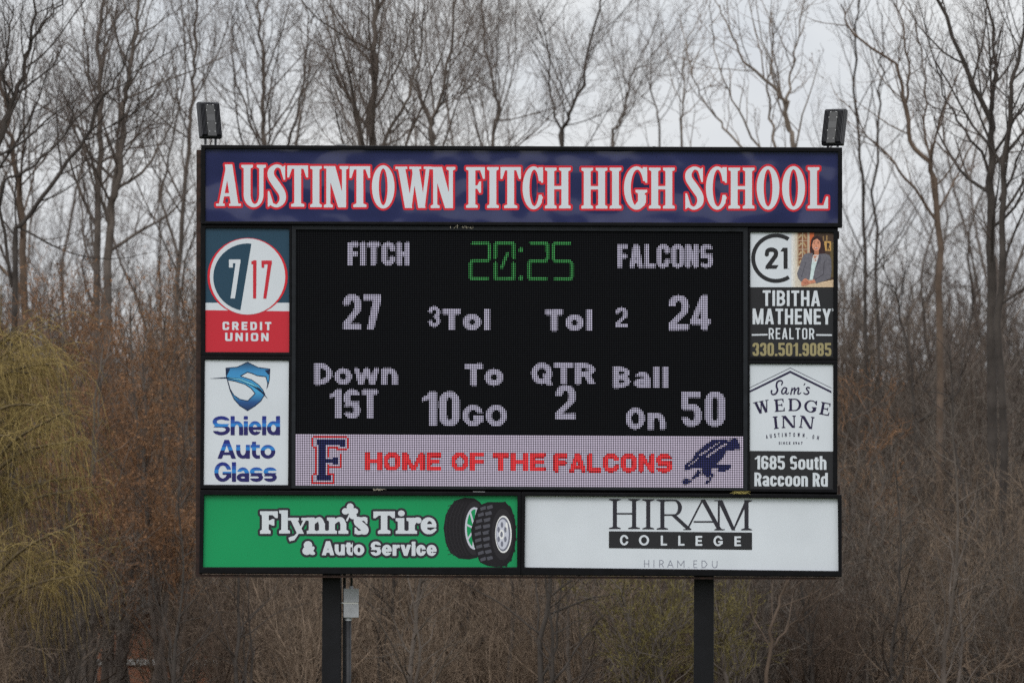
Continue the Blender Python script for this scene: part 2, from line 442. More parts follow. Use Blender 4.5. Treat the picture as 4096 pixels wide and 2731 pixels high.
    if ch == 'R':
        xs = x0 + sl + st / 2; bx = x0 + 0.72 * w; yb = y0 + 0.54 * h; ry = (yb - y0) / 2
        bowl = lambda ins, ty: [(xs, y0 + ty)] + [(bx - ry * 0.95 + (ry * 0.95 - ins) * math.sin(a), y0 + ry - (ry - ty) * math.cos(a)) for a in np.linspace(0, math.pi, 20)] + [(xs, yb - ty)]
        return union(V(xs), sub(poly(bowl(0, 0)), poly(bowl(st, tn))), poly([(x0 + 0.38 * w, yb - tn), (x0 + 0.38 * w + st * 1.25, yb - tn), (x1, y1), (x1 - st * 1.3, y1)]))
    if ch == 'D':
        xs = x0 + sl + st / 2; ry = h / 2
        bowl = lambda ins, ty: [(xs, y0 + ty)] + [(x1 - w * 0.5 + (w * 0.5 - ins) * math.sin(a), y0 + ry - (ry - ty) * math.cos(a)) for a in np.linspace(0, math.pi, 24)] + [(xs, y1 - ty)]
        return union(V(xs), sub(poly(bowl(0, 0)), poly(bowl(st, tn))))
    if ch == 'M':
        tw = tn * 1.2; xl = x0 + sl + tw / 2; xr = x1 - sl - st / 2; xv = cx + 0.0 * w
        return union(vs_(xl, y0 + sf, y1, tw, sl, sf, br, top=False), poly([(x0, y0), (xl + st * 0.9, y0), (xv + st * 0.55, y1), (xv - st * 0.35, y1), (xl - tw / 2, y0 + sf), (x0, y0 + sf)]),
                     poly([(xr - st * 0.3, y0), (xr + st / 2, y0), (xv + tw * 0.5, y1), (xv - tw * 0.4, y1)]), vs_(xr, y0, y1, st, sl, sf, br, lt=0.1))

# ------------------------------------------------------------------ a block alphabet (window coordinates, y down)
def rr_pts(x0, y0, x1, y1, rx, ry, n=7):
    rx = max(0.01, min(rx, (x1 - x0) / 2)); ry = max(0.01, min(ry, (y1 - y0) / 2)); o = []
    for cx, cy, a0 in ((x1 - rx, y0 + ry, -90), (x1 - rx, y1 - ry, 0), (x0 + rx, y1 - ry, 90), (x0 + rx, y0 + ry, 180)):
        o += [(cx + rx * math.cos(math.radians(a0 + 90 * k / n)), cy + ry * math.sin(math.radians(a0 + 90 * k / n))) for k in range(n + 1)]
    return o
def loop_(x0, y0, x1, y1, sv, sh, q):
    rx = q * (x1 - x0) / 2; ry = min(q * (x1 - x0) * 0.56, (y1 - y0) / 2)
    return poly(rr_pts(x0, y0, x1, y1, rx, ry), rr_pts(x0 + sv, y0 + sh, x1 - sv, y1 - sh, rx - sv * 0.85, ry - sh * 0.85))
def sans(ch, x0, y0, x1, y1, sv, sh, q=0.9, xh=0.73):
    w, h, cx = x1 - x0, y1 - y0, (x0 + x1) / 2; ym = y0 + 0.5 * h; big = 4 * (w + h)
    R_ = rect; Lp = lambda a, b, c, d: loop_(a, b, c, d, sv, sh, q)
    yl = y1 - xh * h                                           # top of the small letters
    half = lambda f, a, b, c, d: inter(f, R_(a, b, c, d))
    stem = R_(x0, y0, x0 + sv, y1)
    if ch == 'I' or ch == 'l': return R_(cx - sv / 2, y0, cx + sv / 2, y1)
    if ch == '.': return R_(cx - sv / 2, y1 - max(sh, sv * .9), cx + sv / 2, y1)
    if ch == 'T': return union(R_(x0, y0, x1, y0 + sh), R_(cx - sv / 2, y0, cx + sv / 2, y1))
    if ch == 'H': return union(stem, R_(x1 - sv, y0, x1, y1), R_(x0, ym - sh / 2, x1, ym + sh / 2))
    if ch == 'L': return union(stem, R_(x0, y1 - sh, x1, y1))
    if ch == 'F': return union(stem, R_(x0, y0, x1, y0 + sh), R_(x0, ym - sh / 2, x1 - 0.08 * w, ym + sh / 2))
    if ch == 'E': return union(stem, R_(x0, y0, x1, y0 + sh), R_(x0, ym - sh / 2, x1 - 0.08 * w, ym + sh / 2), R_(x0, y1 - sh, x1, y1))
    if ch in 'O0': return Lp(x0, y0, x1, y1)
    if ch == 'Q': return union(Lp(x0, y0, x1, y1), poly([(cx + .02 * w, y1 - 1.9 * sh), (cx + .02 * w + sv * .8, y1 - 1.9 * sh), (x1 + .04 * w, y1 + .04 * h), (x1 - sv * .9, y1 + .04 * h)]))
    if ch == 'C': return sub(Lp(x0, y0, x1, y1), R_(x1 - sv * 1.3, ym - .12 * h, x1 + big, ym + .12 * h))
    if ch == 'G': return union(sub(Lp(x0, y0, x1, y1), R_(x1 - sv * 1.3, ym - .14 * h, x1 + big, ym + .02 * h)), R_(cx, ym, x1, ym + sh * .9), R_(x1 - sv, ym, x1, y1 - .2 * h))
    if ch == 'U': return union(half(Lp(x0, y0 - .3 * h, x1, y1), x0, y0, x1, y1))
    if ch in 'DBPR':
        def lobe(a, b): return union(half(loop_(x0 - (x1 - x0), a, x1, b, sv, sh, q), x0, a, x1, b))
        if ch == 'D': return union(stem, half(loop_(x0 - .5 * w, y0, x1, y1, sv, sh, min(1, q)), x0, y0, x1, y1))
        k = y0 + .54 * h if ch == 'R' else ym
        g = [stem, half(loop_(x0 - .5 * w, y0, x1 - (.03 * w if ch == 'B' else 0), k + sh / 2, sv, sh, q), x0, y0, x1, k + sh / 2)]
        if ch == 'B': g.append(half(loop_(x0 - .5 * w, k - sh / 2, x1, y1, sv, sh, q), x0, k - sh / 2, x1, y1))
        if ch == 'R': g.append(poly([(cx - .1 * w, k), (cx - .1 * w + sv * 1.05, k - sh * .3), (x1 + .02 * w, y1), (x1 - sv * 1.08, y1)]))
        return union(*g)
    if ch == 'N': return union(stem, R_(x1 - sv, y0, x1, y1), poly([(x0, y0), (x0 + sv, y0), (x1, y1), (x1 - sv, y1)]))
    if ch == 'M':
        return union(R_(x0, y0, x0 + sv, y1), R_(x1 - sv, y0, x1, y1), poly([(x0, y0), (x0 + sv * 1.05, y0), (cx + sv * .42, y1), (cx - sv * .42, y1)]), poly([(x1, y0), (x1 - sv * 1.05, y0), (cx - sv * .42, y1), (cx + sv * .42, y1)]))
    if ch == 'Y': return union(poly([(x0 - .03 * w, y0), (x0 + sv, y0), (cx + sv / 2, ym + .1 * h), (cx - sv / 2, ym + .1 * h)]), poly([(x1 + .03 * w, y0), (x1 - sv, y0), (cx - sv / 2, ym + .1 * h), (cx + sv / 2, ym + .1 * h)]), R_(cx - sv / 2, ym + .03 * h, cx + sv / 2, y1))
    if ch == 'A': return union(poly([(cx - sv * .58, y0), (cx + sv * .42, y0), (x0 + sv, y1), (x0 - .02 * w, y1)]), poly([(cx - sv * .42, y0), (cx + sv * .58, y0), (x1 + .02 * w, y1), (x1 - sv, y1)]), R_(x0 + .22 * w, y1 - .2 * h - sh * .8, x1 - .22 * w, y1 - .2 * h))
    if ch in 'Ss':
        a = y0 if ch == 'S' else yl; k = (a + y1) / 2; hh = y1 - a
        top, bot = Lp(x0, a, x1, k + sh / 2), Lp(x0, k - sh / 2, x1, y1)
        c1 = max(sh * 1.02, .20 * hh)
        return union(sub(top, R_(cx, a + c1, x1 + big, k - sh / 2)), sub(bot, R_(x0 - big, k + sh / 2, cx, y1 - c1)))
    if ch == '1': return union(R_(x1 - sv, y0, x1, y1), poly([(x1 - sv, y0), (x1 - sv + .1, y0 + sh * 1.35), (x0, y0 + .30 * h), (x0, y0 + .17 * h), (x1 - sv - .12 * w, y0 + .1 * h)]))
    if ch == '2':
        k = y0 + .31 * h
        return union(half(Lp(x0, y0, x1, y0 + .62 * h), x0, y0, x1, k), half(Lp(x0, y0, x1, y0 + .62 * h), cx, k - 1, x1, y0 + .42 * h), poly([(x1 - sv, y0 + .36 * h), (x1, y0 + .36 * h), (x1 - .03 * w, y0 + .48 * h), (x0 + sv * 1.02, y1 - sh), (x0, y1 - sh), (x0, y1 - sh - .04 * h), (x1 - sv * 1.1, y0 + .46 * h)]), R_(x0, y1 - sh, x1, y1))
    if ch == '3':
        g = sub(union(Lp(x0, y0, x1, ym + sh / 2), Lp(x0, ym - sh / 2, x1, y1)), R_(x0 - big, y0 + .3 * h, cx - .02 * w, y1 - .3 * h)); return g
    if ch == '4': return union(R_(x1 - sv - .12 * w, y0, x1 - .12 * w, y1), R_(x0, y1 - .27 * h - sh * .3, x1, y1 - .27 * h + sh * .7), poly([(x1 - sv - .12 * w, y0), (x1 - .12 * w - sv * .2, y0), (x0 + sv * .92, y1 - .27 * h), (x0, y1 - .27 * h)]))
    if ch == '5':
        k = y0 + .36 * h
        return union(R_(x0, y0, x1 - .04 * w, y0 + sh), R_(x0, y0, x0 + sv * .95, ym), sub(Lp(x0, k, x1, y1), R_(x0 - big, k + sh, cx - .05 * w, y1 - .26 * h)))
    if ch == '7': return union(R_(x0, y0, x1, y0 + sh), poly([(x1 - sv, y0), (x1, y0), (x1, y0 + sh), (x0 + .2 * w + sv, y1), (x0 + .2 * w, y1)]))
    if ch == '8': return union(Lp(x0 + .02 * w, y0, x1 - .02 * w, ym + sh * .4), Lp(x0, ym - sh * .5, x1, y1))
    if ch == '6': return union(sub(Lp(x0, y0, x1, y1), R_(x1 - sv * 1.2, y0 + .3 * h, x1 + big, ym - .02 * h)), Lp(x0, y0 + .40 * h, x1, y1))
    if ch == '9': return union(sub(Lp(x0, y0, x1, y1), R_(x0 - big, ym + .02 * h, x0 + sv * 1.2, y1 - .3 * h)), Lp(x0, y0, x1, y1 - .40 * h))
    if ch in 'oO': return Lp(x0, yl, x1, y1)
    if ch == 'c': return sub(Lp(x0, yl, x1, y1), R_(x1 - sv * 1.3, yl + .36 * (y1 - yl), x1 + big, y1 - .36 * (y1 - yl)))
    if ch == 'e': k = (yl + y1) / 2; return union(sub(Lp(x0, yl, x1, y1), R_(x1 - sv * 1.3, k + sh * .5, x1 + big, y1 - max(sh * 1.05, .2 * (y1 - yl)))), R_(x0 + sv * .5, k - sh * .3, x1 - sv * .2, k + sh * .5))
    if ch in 'nh': return union(R_(x0, yl if ch == 'n' else y0, x0 + sv, y1), half(Lp(x0, yl, x1, y1 + h * .5), x0 + sv * .4, yl, x1, y1))
    if ch == 'u': return union(R_(x1 - sv, yl, x1, y1), half(Lp(x0, yl - h * .5, x1, y1), x0, yl, x1 - sv * .4, y1))
    if ch == 'd': return union(R_(x1 - sv, y0, x1, y1), Lp(x0, yl, x1, y1))
    if ch == 'a':
        k = yl + .42 * (y1 - yl)
        return union(sub(half(Lp(x0, yl, x1, y1 + .3 * h), x0, yl, x1, y1), R_(x0 - big, yl + .27 * (y1 - yl), cx, y1 + big)), R_(x1 - sv, k, x1, y1), Lp(x0, k, x1, y1))
    if ch == 'r': return union(R_(x0, yl, x0 + sv, y1), half(loop_(x0, yl, x0 + 2 * w - sv * .4, y1 + h, sv, sh * 1.1, q), x0, yl, x1, yl + sh * 1.5))
    if ch == 't': return union(half(loop_(x0 + .16 * w, y0 - h, x1 + w * .55, y1, sv, sh, q * .8), x0, y0 + .1 * h, x1, y1), R_(x0, yl, x1, yl + sh * .9))
    if ch == 'i': return union(R_(cx - sv / 2, yl, cx + sv / 2, y1), R_(cx - sv / 2, y0, cx + sv / 2, y0 + sh * 1.02))
    if ch == 'v': return union(poly([(x0, yl), (x0 + sv, yl), (cx + sv * .45, y1), (cx - sv * .45, y1)]), poly([(x1, yl), (x1 - sv, yl), (cx - sv * .45, y1), (cx + sv * .45, y1)]))
    if ch == 'w':
        s = sv * .88; a, b_ = x0 + .27 * w, x1 - .27 * w
        return union(*[poly([(t_, yl), (t_ + s, yl), (v_ + s * .5, y1), (v_ - s * .5, y1)]) for t_, v_ in ((x0, a), (cx - s / 2, a), (cx - s / 2, b_), (x1 - s, b_))])
    return R_(x0, y0, x1, y1)

WID = dict(I=0, l=0, i=0, M=1.32, W=1.4, w=1.42, t=.62, r=.66, E=.88, F=.84, L=.84, A=1.05, T=.95, Q=1.04, s=.92, c=.92, e=.96, n=.93, u=.93, o=1, a=.95, h=.93, d=.98, v=1.0)
WID['1'] = .72; WID['.'] = 0; WID[' '] = .42
def line(*a, **k): return union(*glyphs(*a, **k))
def glyphs(s, x0, y0, x1, y1, sv, sh, gap, q=0.9, xh=0.73, slope=0.0, wid=None):
    """a word set in the block alphabet, filling the box, one shape per character."""
    wd = [(wid or {}).get(c_, WID.get(c_, 1.0)) for c_ in s]; fix = sum(sv for v in wd if v == 0) + gap * (len(s) - 1)
    u = (x1 - x0 - fix) / max(1e-6, sum(wd)); x = x0; g = []
    for c_, v in zip(s, wd):
        w = sv if v == 0 else v * u
        if c_ != ' ': dy = slope * (x - x0); g.append(sans(c_, x, y0 + dy, x + w, y1 + dy, sv, sh, q, xh))
        x += w + gap
    return g

# ================================================================== THE SCOREBOARD
K_INK = 1.2
def ink(name, r, g, b, rough=0.32, **k):
    c = lin(r, g, b); return mat(name, tuple(min(0.86, x * K_INK) for x in c[:3]) + (1,), rough=rough, **{'spec': 0.22, **k})

M_BLACK = mat('black_painted_steel', (0.0035, 0.0035, 0.0048, 1), rough=0.5, spec=0.14, noise=(9, 0.35))
M_EDGE = mat('display_bezel_paint', (0.012, 0.014, 0.018, 1), rough=0.5, spec=0.25, noise=(6, 0.3))
M_POST = mat('post_paint', (0.0065, 0.0065, 0.0085, 1), rough=0.5, spec=0.22, noise=(3, 0.35))
M_ZCLIP = mat('galvanised_clip', (0.30, 0.30, 0.31, 1), rough=0.4, metal=0.4)
M_RUST = mat('rusty_steel', (0.035, 0.016, 0.011, 1), rough=0.8, noise=(12, 0.6))
M_NAVY = mat('navy_vinyl', tuple(x * 1.1 for x in lin(44, 48, 88)[:3]) + (1,), rough=0.13, noise=(1.3, 0.08), bump=(1.15, 0.75, 0.2))
t = M_NAVY.node_tree; bp = next(n for n in t.nodes if n.type == 'BUMP'); hin = bp.inputs['Height'].links[0].from_socket
tcn = next(n for n in t.nodes if n.type == 'TEX_COORD'); sz = t.nodes.new('ShaderNodeSeparateXYZ'); t.links.new(tcn.outputs['Object'], sz.inputs[0])
ma = t.nodes.new('ShaderNodeMath'); ma.operation = 'MULTIPLY_ADD'; ma.inputs[1].default_value = 0.30; t.links.new(sz.outputs['Z'], ma.inputs[0]); t.links.new(hin, ma.inputs[2]); t.links.new(ma.outputs[0], bp.inputs['Height'])
M_WHITE = ink('white_vinyl', 198, 203, 209, noise=(1.6, 0.045))
M_RED = ink('red_ink', 196, 40, 52)
M_INK = mat('black_ink', (0.018, 0.016, 0.026, 1), rough=0.35)
M_TEAL = ink('teal_ink', 40, 66, 84, noise=(1.0, 0.05))
M_CRIMSON = ink('crimson_ink', 184, 44, 56)
M_CHAR = mat('charcoal_ink', (0.024, 0.024, 0.027, 1), rough=0.45, spec=0.25)
M_GREEN = ink('green_vinyl', 24, 138, 84, noise=(0.9, 0.04))
M_TAN = ink('tan_ink', 146, 136, 100)
M_GREY = ink('grey_ink', 120, 122, 136)

board = empty('scoreboard')
board.matrix_world = BOARD_M
tag(board, 'large black stadium scoreboard on two posts with sponsor signs around a lit display', 'scoreboard')

def part_slab(name, corners, w0, w1, mtl, label=None, bevel=0.0):
    b = MB(); slab(b, corners, w0, w1); return b.build(name, mtl, board, label, bevel=bevel)

# posts
for c in ([(1289, 2290), (1363, 2290), (1361, 2800), (1287, 2800)], [(2775, 2295), (2855, 2295), (2855, 2800), (2775, 2800)]):
    a = q4(c, -0.28); b = MB()
    x0, x1 = float(a[[0, 3], 0].mean()), float(a[[1, 2], 0].mean())
    b.box(x0, x1, 0.28, 0.28 + (x1 - x0), -0.4, 8.7)
    b.build('support_post', M_POST, board, bevel=0.012)

# cabinets (black boxes whose raised rims hold the signs)
HF = [(821, 596), (3352, 608), (3352, 892), (821, 885)]
HO = [(804, 580), (3369, 590), (3369, 909), (804, 897)]
b = MB(); ring(b, HO, HF, -0.26, 0.07); slab(b, HO, -0.265, -0.22)
h2o = [(812, 588), (3361, 599), (3361, 900.5), (812, 891)]
b.build('header_cabinet', M_BLACK, board, bevel=0.01)
L1 = [(821.3, 912.4), (1156.9, 914.5), (1156.5, 1409), (821, 1407.5)]
L2 = [(819, 1438), (1155.5, 1441.5), (1152, 1939), (814.5, 1937.5)]
b = MB(); ring(b, [(804, 899), (1165.5, 901), (1165.5, 1425), (804, 1422)], L1, -0.2, 0.035)
ring(b, [(804, 1422.5), (1165.5, 1425.5), (1164, 1957), (800, 1955)], L2, -0.2, 0.030); slab(b, [(804, 899), (1165.5, 901), (1164, 1957), (800, 1955)], -0.205, -0.17)
b.build('side_cabinet', M_BLACK, board, bevel=0.008)
R1 = [(3001, 929), (3334, 931), (3333, 1427), (3000, 1425)]
R2 = [(2999, 1455), (3332.7, 1457), (3332.5, 1955), (2999, 1953)]
b = MB(); ring(b, [(2993.5, 911), (3350, 913), (3350, 1441), (2992.5, 1439.5)], R1, -0.2, 0.035)
ring(b, [(2992.5, 1440), (3350, 1441.5), (3350, 1970), (2991.5, 1966)], R2, -0.2, 0.030); slab(b, [(2993.5, 911), (3350, 913), (3350, 1970), (2991.5, 1966)], -0.205, -0.17)
b.build('side_cabinet', M_BLACK, board, bevel=0.008)
G1 = [(816, 1979), (2069.7, 1982), (2068, 2267), (811, 2267)]
W1 = [(2100.7, 1982.3), (3351, 1993.4), (3353.6, 2282.3), (2098, 2267.7)]
b = MB(); ring(b, [(800, 1959), (2084.6, 1967.5), (2083, 2300), (796, 2293)], G1, -0.26, 0.06)
ring(b, [(2085.2, 1967.5), (3367, 1977), (3367.5, 2306), (2083.6, 2300)], W1, -0.26, 0.06); slab(b, [(800, 1959), (3367, 1977), (3367, 2306), (796, 2293)], -0.265, -0.22)
b.build('lower_cabinet', M_BLACK, board, bevel=0.01)
for nm, w0_, w1_, cs_ in (('rear_beam', -0.24, -0.06, [(786, 600), (803, 600), (803, 2300), (783, 2300)]), ('rear_beam', -0.27, 0.02, [(783, 2297), (3344, 2309), (3344, 2317), (783, 2307)]),
                          ('hanger_lug', -0.2, -0.05, [(3352, 925), (3357, 925), (3357, 955), (3352, 955)]), ('hanger_lug', -0.2, -0.05, [(3352, 1942), (3360, 1942), (3360, 1976), (3352, 1976)])):
    part_slab(nm, cs_, w0_, w1_, M_RUST, 'rusty brown steel beam edge showing behind the black cabinets' if nm == 'rear_beam' else None)
b = MB(); slab(b, [(803.5, 893), (3352, 903), (3349, 1980), (799, 1962)], -0.24, -0.21); b.build('back_panel', M_BLACK, board)
for cs_ in ([(1346, 577.5), (1385, 577.6), (1385, 582), (1346, 581.8)], [(2610, 585), (2622, 585), (2622, 587.5), (2610, 587.5)]):
    part_slab('edge_clip', cs_, -0.02, 0.05, M_ZCLIP)
part_slab('ledge_strip', [(1892, 1964.5), (1940, 1965), (1940, 1967.5), (1892, 1967)], 0.03, 0.064, M_ZCLIP)
# ---- header panel
F1 = Frame(760, 380, 1.7552); F2 = Frame(2080, 400, 1.7552)
b = MB(); slab(b, HF, -0.05, 0.02); hp = b.build('header_panel', M_NAVY, board, 'long navy header panel lettered in white with red outlines')
S = dict(st=48, tn=23, sl=17, sf=17, br=8)
A1 = [('A', 183, 488, 358, 780), ('U', 360, 491, 533, 789), ('S', 546, 487, 672, 791), ('T', 683, 496, 829, 785), ('I', 843, 500, 926, 788), ('N', 940, 500, 1113, 790),
      ('T', 1120, 501, 1265, 788), ('O', 1277, 494, 1436, 798), ('W', 1442, 504, 1700, 794), ('N', 1690, 506, 1863, 795), ('F', 1938, 507, 2070, 793), ('I', 2085, 507, 2168, 794), ('T', 2180, 507, 2323, 795)]
A2 = [('C', 18, 467, 162, 769), ('H', 175, 476, 356, 762), ('H', 431, 477, 614, 763), ('I', 629, 476, 712, 763), ('G', 730, 467, 893, 771), ('H', 905, 476, 1086, 763),
      ('S', 1161, 467, 1288, 772), ('C', 1305, 467, 1452, 771), ('H', 1463, 476, 1646, 763), ('O', 1662, 465, 1821, 771), ('O', 1840, 465, 2001, 771), ('L', 2020, 473, 2163, 763)]
def caps(lst): return union(*[serif(c, x0, y0, x1, y1, **S) for c, x0, y0, x1, y1 in lst])
ol = Art(F1); lt = Art(F1)
for fr, lst in ((F1, A1), (F2, A2)):
    ol.fr = lt.fr = fr; g = caps(lst)
    lt.add(g, M_WHITE, 0.0245, 2.5)
    ol.add(off(g, 14.5), M_RED, 0.0225, 2.5)
ol.build('lettering_outline', hp, 'red outline around the school name'); lt.build('lettering', hp, 'white slab serif school name')

# ---- round numeral sign (upper left)
FL = Frame(780, 880, 1.4514)
def sign(corners, mtl, label):
    b = MB(); slab(b, corners, -0.05, 0.0); return b.build('sponsor_panel', mtl, board, label)
sp = sign(L1, M_TEAL, 'teal and red credit union sign with a round two tone emblem')
a = Art(FL)
a.add(rect(59, 480, 549, 530), M_WHITE, 0.002, 4).add(poly([(59, 523), (549, 529.5), (549, 772), (59, 768)]), M_CRIMSON, 0.003, 4)
a.build('color_band', sp, 'white stripe over a crimson field')
a = Art(FL)
a.add(inter(ell(305, 328, 233, 224), rect(60, 90, 550, 532)), M_RED, 0.0045).add(ell(305, 328, 219, 221), M_WHITE, 0.006)
a.add(inter(ell(305, 332, 199, 196), poly([(90, 120), (328, 120), (327, 140), (263, 528), (60, 528)])), M_TEAL, 0.0075)
a.build('emblem', sp, 'circle split into teal and white halves')
def seven(x0, x1, xb): return union(rect(x0, 229, x1, 251), rect(x0, 229, x0 + 23, 276), poly([(x1 - 27, 240), (x1, 240), (xb + 26, 455), (xb, 455)]))
a = Art(FL).add(seven(197, 264, 206), M_WHITE, 0.009)
a.add(union(poly([(337, 234), (357, 234), (355, 455), (337, 455)]), poly([(327, 240), (357, 234), (357, 255), (328, 257)])), M_CRIMSON, 0.009)
a.add(union(rect(386, 235, 446, 257), rect(386, 235, 402, 277), poly([(425, 240), (447, 240), (414, 456), (396, 456)])), M_CRIMSON, 0.009)
a.build('numerals', sp, 'slim numerals seven and seventeen')
a = Art(FL).add(line('CREDIT', 160, 590, 443, 638, 13, 11, 17, q=.5, slope=.006), M_WHITE, 0.005).add(line('UNION', 175, 654, 427, 702, 13, 11, 17, q=.5, slope=.006), M_WHITE, 0.005)
a.build('lettering', sp)

# ---- shield sign (lower left)
sp = sign(L2, M_WHITE, 'white auto glass sign with a shiny blue shield above the words')
zT = float(P(*FL(305, 822))[2]); zB = float(P(*FL(305, 1108))[2])
M_SHIELD = ramp_mat('shield_ink', [(0.0, lin(26, 44, 84)), (0.18, lin(30, 80, 140)), (0.42, lin(70, 168, 220)), (0.62, lin(60, 150, 205)), (0.8, lin(58, 140, 196)), (1.0, lin(28, 52, 84))], zB, zT)
M_SHDK = ink('shield_dark_ink', 28, 40, 66); M_SHLT = ink('shield_light_ink', 120, 196, 232)
a = Art(FL)
outer = [(177, 857), (245, 851), (305, 822), (366, 853), (437, 862), (434, 925), (424, 965), (414, 985), (420, 950), (410, 911), (360, 905), (330, 892), (305, 885), (268, 905), (330, 925), (372, 955), (396, 985), (408, 1010),
         (385, 1050), (350, 1080), (305, 1108), (258, 1078), (225, 1040), (202, 990), (190, 945), (186, 928), (180, 915)]
hole = [(192, 930), (232, 937), (290, 955), (326, 980), (346, 1006), (305, 1047), (262, 1038), (228, 1015), (206, 980)]
a.add(poly(outer, hole), M_SHDK, 0.002)
a.add(off(poly(outer, hole), -5), M_SHIELD, 0.003)
a.add(poly([(74, 920), (180, 911), (262, 919), (330, 945), (375, 975), (398, 1000), (424, 1040), (384, 1000), (330, 962), (262, 932), (180, 919)]), M_SHDK, 0.0042)
a.add(poly([(180, 914), (262, 922), (330, 948), (372, 977), (330, 957), (262, 928)]), M_SHLT, 0.005, 1.2)
a.add(poly([(178, 862), (205, 862), (184, 905)]), M_SHDK, 0.0042).add(poly([(436, 866), (405, 872), (428, 900)]), M_SHDK, 0.0042)
a.build('emblem', sp, 'blue shield with a white curved swoosh')
a = Art(FL)
M_T1, M_T2, M_T3 = ink('lettering_navy_ink', 40, 48, 120), ink('lettering_blue_ink', 48, 122, 192), ink('lettering_mid_ink', 46, 82, 158)
M_T4 = ink('lettering_dark_ink', 40, 38, 92)
for s, x0, y0, x1, y1, ic in (('Shield', 102, 1137, 494, 1248, 1), ('Auto', 133, 1275, 466, 1384, 1), ('Glass', 112, 1404, 475, 1518, 1)):
    h = y1 - y0; g = off(line(s, x0 + 1.5, y0 + 1.5, x1 - 1.5, y1 - 1.5, 21, 16.5, 6.5, q=1.0, xh=.73, wid={'S': 1.3, 'A': 1.2, 'G': 1.3, 's': 1.0}), 1.5)
    for m_, q0, q1 in ((M_T1, -0.05, 0.2), (M_T3, 0.2, 0.38), (M_T2, 0.38, 0.56), (M_T4, 0.56, 1.08)):
        a.add(inter(g, rect(x0 - 5, y0 + q0 * h, x1 + 5, y0 + q1 * h)), m_, 0.003)
a.build('lettering', sp, 'words fading from navy to bright blue')

# ---- estate agent sign (upper right)
FR = Frame(2900, 880, 2.8)
sp = sign(R1, M_CHAR, 'charcoal estate agent sign with a portrait and a ring emblem')
a = Art(FR).add(poly([(283, 138), (1216, 140), (1215, 753), (282, 752)]), M_WHITE, 0.002, 6); a.build('white_field', sp)
a = Art(FR)
arc = lambda r: [(572 + r[0] * math.cos(t), 428 + r[1] * math.sin(t)) for t in np.radians(np.linspace(56, 303, 60))]
oa, ia = arc((278, 276)), arc((234, 232))
a.add(poly(oa + ia[::-1]), M_CHAR, 0.004)
a.add(union(ribbon([(468, 386, 23), (478, 345, 23), (520, 331, 24), (565, 350, 24), (568, 395, 24), (535, 445, 24), (478, 525, 25)]), poly([(448, 546), (470, 505), (600, 505), (575, 546)]), rect(656, 311, 701, 547), poly([(618, 353), (648, 311), (660, 311), (660, 353)])), M_CHAR, 0.004)
a.add(rect(706, 542, 722, 547), M_GREY, 0.004).build('emblem', sp, 'open dark ring around a large numeral')
# the printed portrait
pi = lambda n, *c: ink(n, *c)
a = Art(FR); C_ = {}
def c(r, g, b_):
    k = (r, g, b_)
    if k not in C_: C_[k] = ink('print_ink', r, g, b_, noise=(55, 0.2))
    return C_[k]
for i, (x0, col) in enumerate(((744, (212, 210, 208)), (764, (206, 202, 194)), (784, (200, 190, 176)))):
    a.add(rect(x0, 139, 1214, 752), c(*col), 0.0028 + 0.0004 * i, 6)
a.add(rect(806, 139, 946, 520), c(178, 160, 138), 0.0042, 5)
for r_, (yy0, yy1) in enumerate(((141, 228), (236, 324), (332, 418), (426, 505))):
    a.add(rect(822, yy0, 862, yy1), c(128, 84, 62), 0.0048, 3).add(rect(874, yy0, 922, yy1), c(138, 92, 70), 0.0048, 3)
    a.add(stroke([(828, yy0 + 60, 6), (850, yy0 + 30, 12)], 8), c(176, 156, 124), 0.0052, 3).add(stroke([(880, yy0 + 20, 9), (905, yy0 + 62, 10)], 8), c(168, 140, 104), 0.0052, 3)
a.add(rect(948, 139, 998, 420), c(190, 98, 60), 0.0048, 4).add(rect(998, 139, 1214, 690), c(74, 58, 48), 0.0048, 5)
a.add(rect(1096, 180, 1106, 240), c(150, 120, 80), 0.0053, 3).add(rect(1136, 172, 1146, 240), c(170, 136, 90), 0.0053, 3).add(rect(1112, 238, 1188, 346), c(186, 146, 88), 0.0053, 3)
a.add(union(rect(1140, 255, 1152, 335), ell(1156, 275, 16, 19), poly([(1150, 290), (1162, 290), (1176, 335), (1162, 335)])), c(60, 46, 40), 0.0058, 2.5).add(rect(1180, 250, 1214, 640), c(96, 84, 58), 0.0051, 4)
a.add(poly([(845, 752), (900, 728), (1214, 668), (1214, 752)]), c(196, 172, 144), 0.0060, 4)
a.add(poly([(965, 225), (985, 190), (1030, 176), (1075, 190), (1100, 230), (1120, 310), (1122, 372), (1080, 384), (960, 398), (950, 330)]), c(58, 40, 40), 0.0064, 2.5)
a.add(rect(1000, 320, 1050, 400), c(176, 118, 92), 0.0068, 3)
a.add(poly([(990, 392), (1060, 388), (1035, 470), (1005, 560), (985, 672), (948, 672), (962, 560), (968, 470)]), c(190, 205, 206), 0.0070, 3)
a.add(poly([(1000, 385), (1050, 385), (1028, 455), (1002, 470), (985, 430)]), c(186, 128, 102), 0.0073, 3)
for p0, p1 in (((985, 425), (1030, 450)), ((1045, 395), (985, 470)), ((1050, 420), (990, 450)), ((980, 445), (1020, 472)), ((1000, 395), (1050, 398))):
    a.add(stroke([p0, p1], 4), c(214, 214, 216), 0.0077, 2)
a.add(poly([(985, 372), (940, 368), (885, 385), (858, 440), (835, 520), (806, 600), (820, 650), (850, 690), (905, 660), (946, 668), (960, 560), (975, 460)]), c(104, 102, 110), 0.0080, 3)
a.add(poly([(1056, 380), (1120, 376), (1170, 392), (1190, 440), (1194, 560), (1182, 655), (1090, 690), (1022, 710), (992, 676), (985, 660), (1005, 560), (1030, 470)]), c(100, 98, 106), 0.0080, 3)
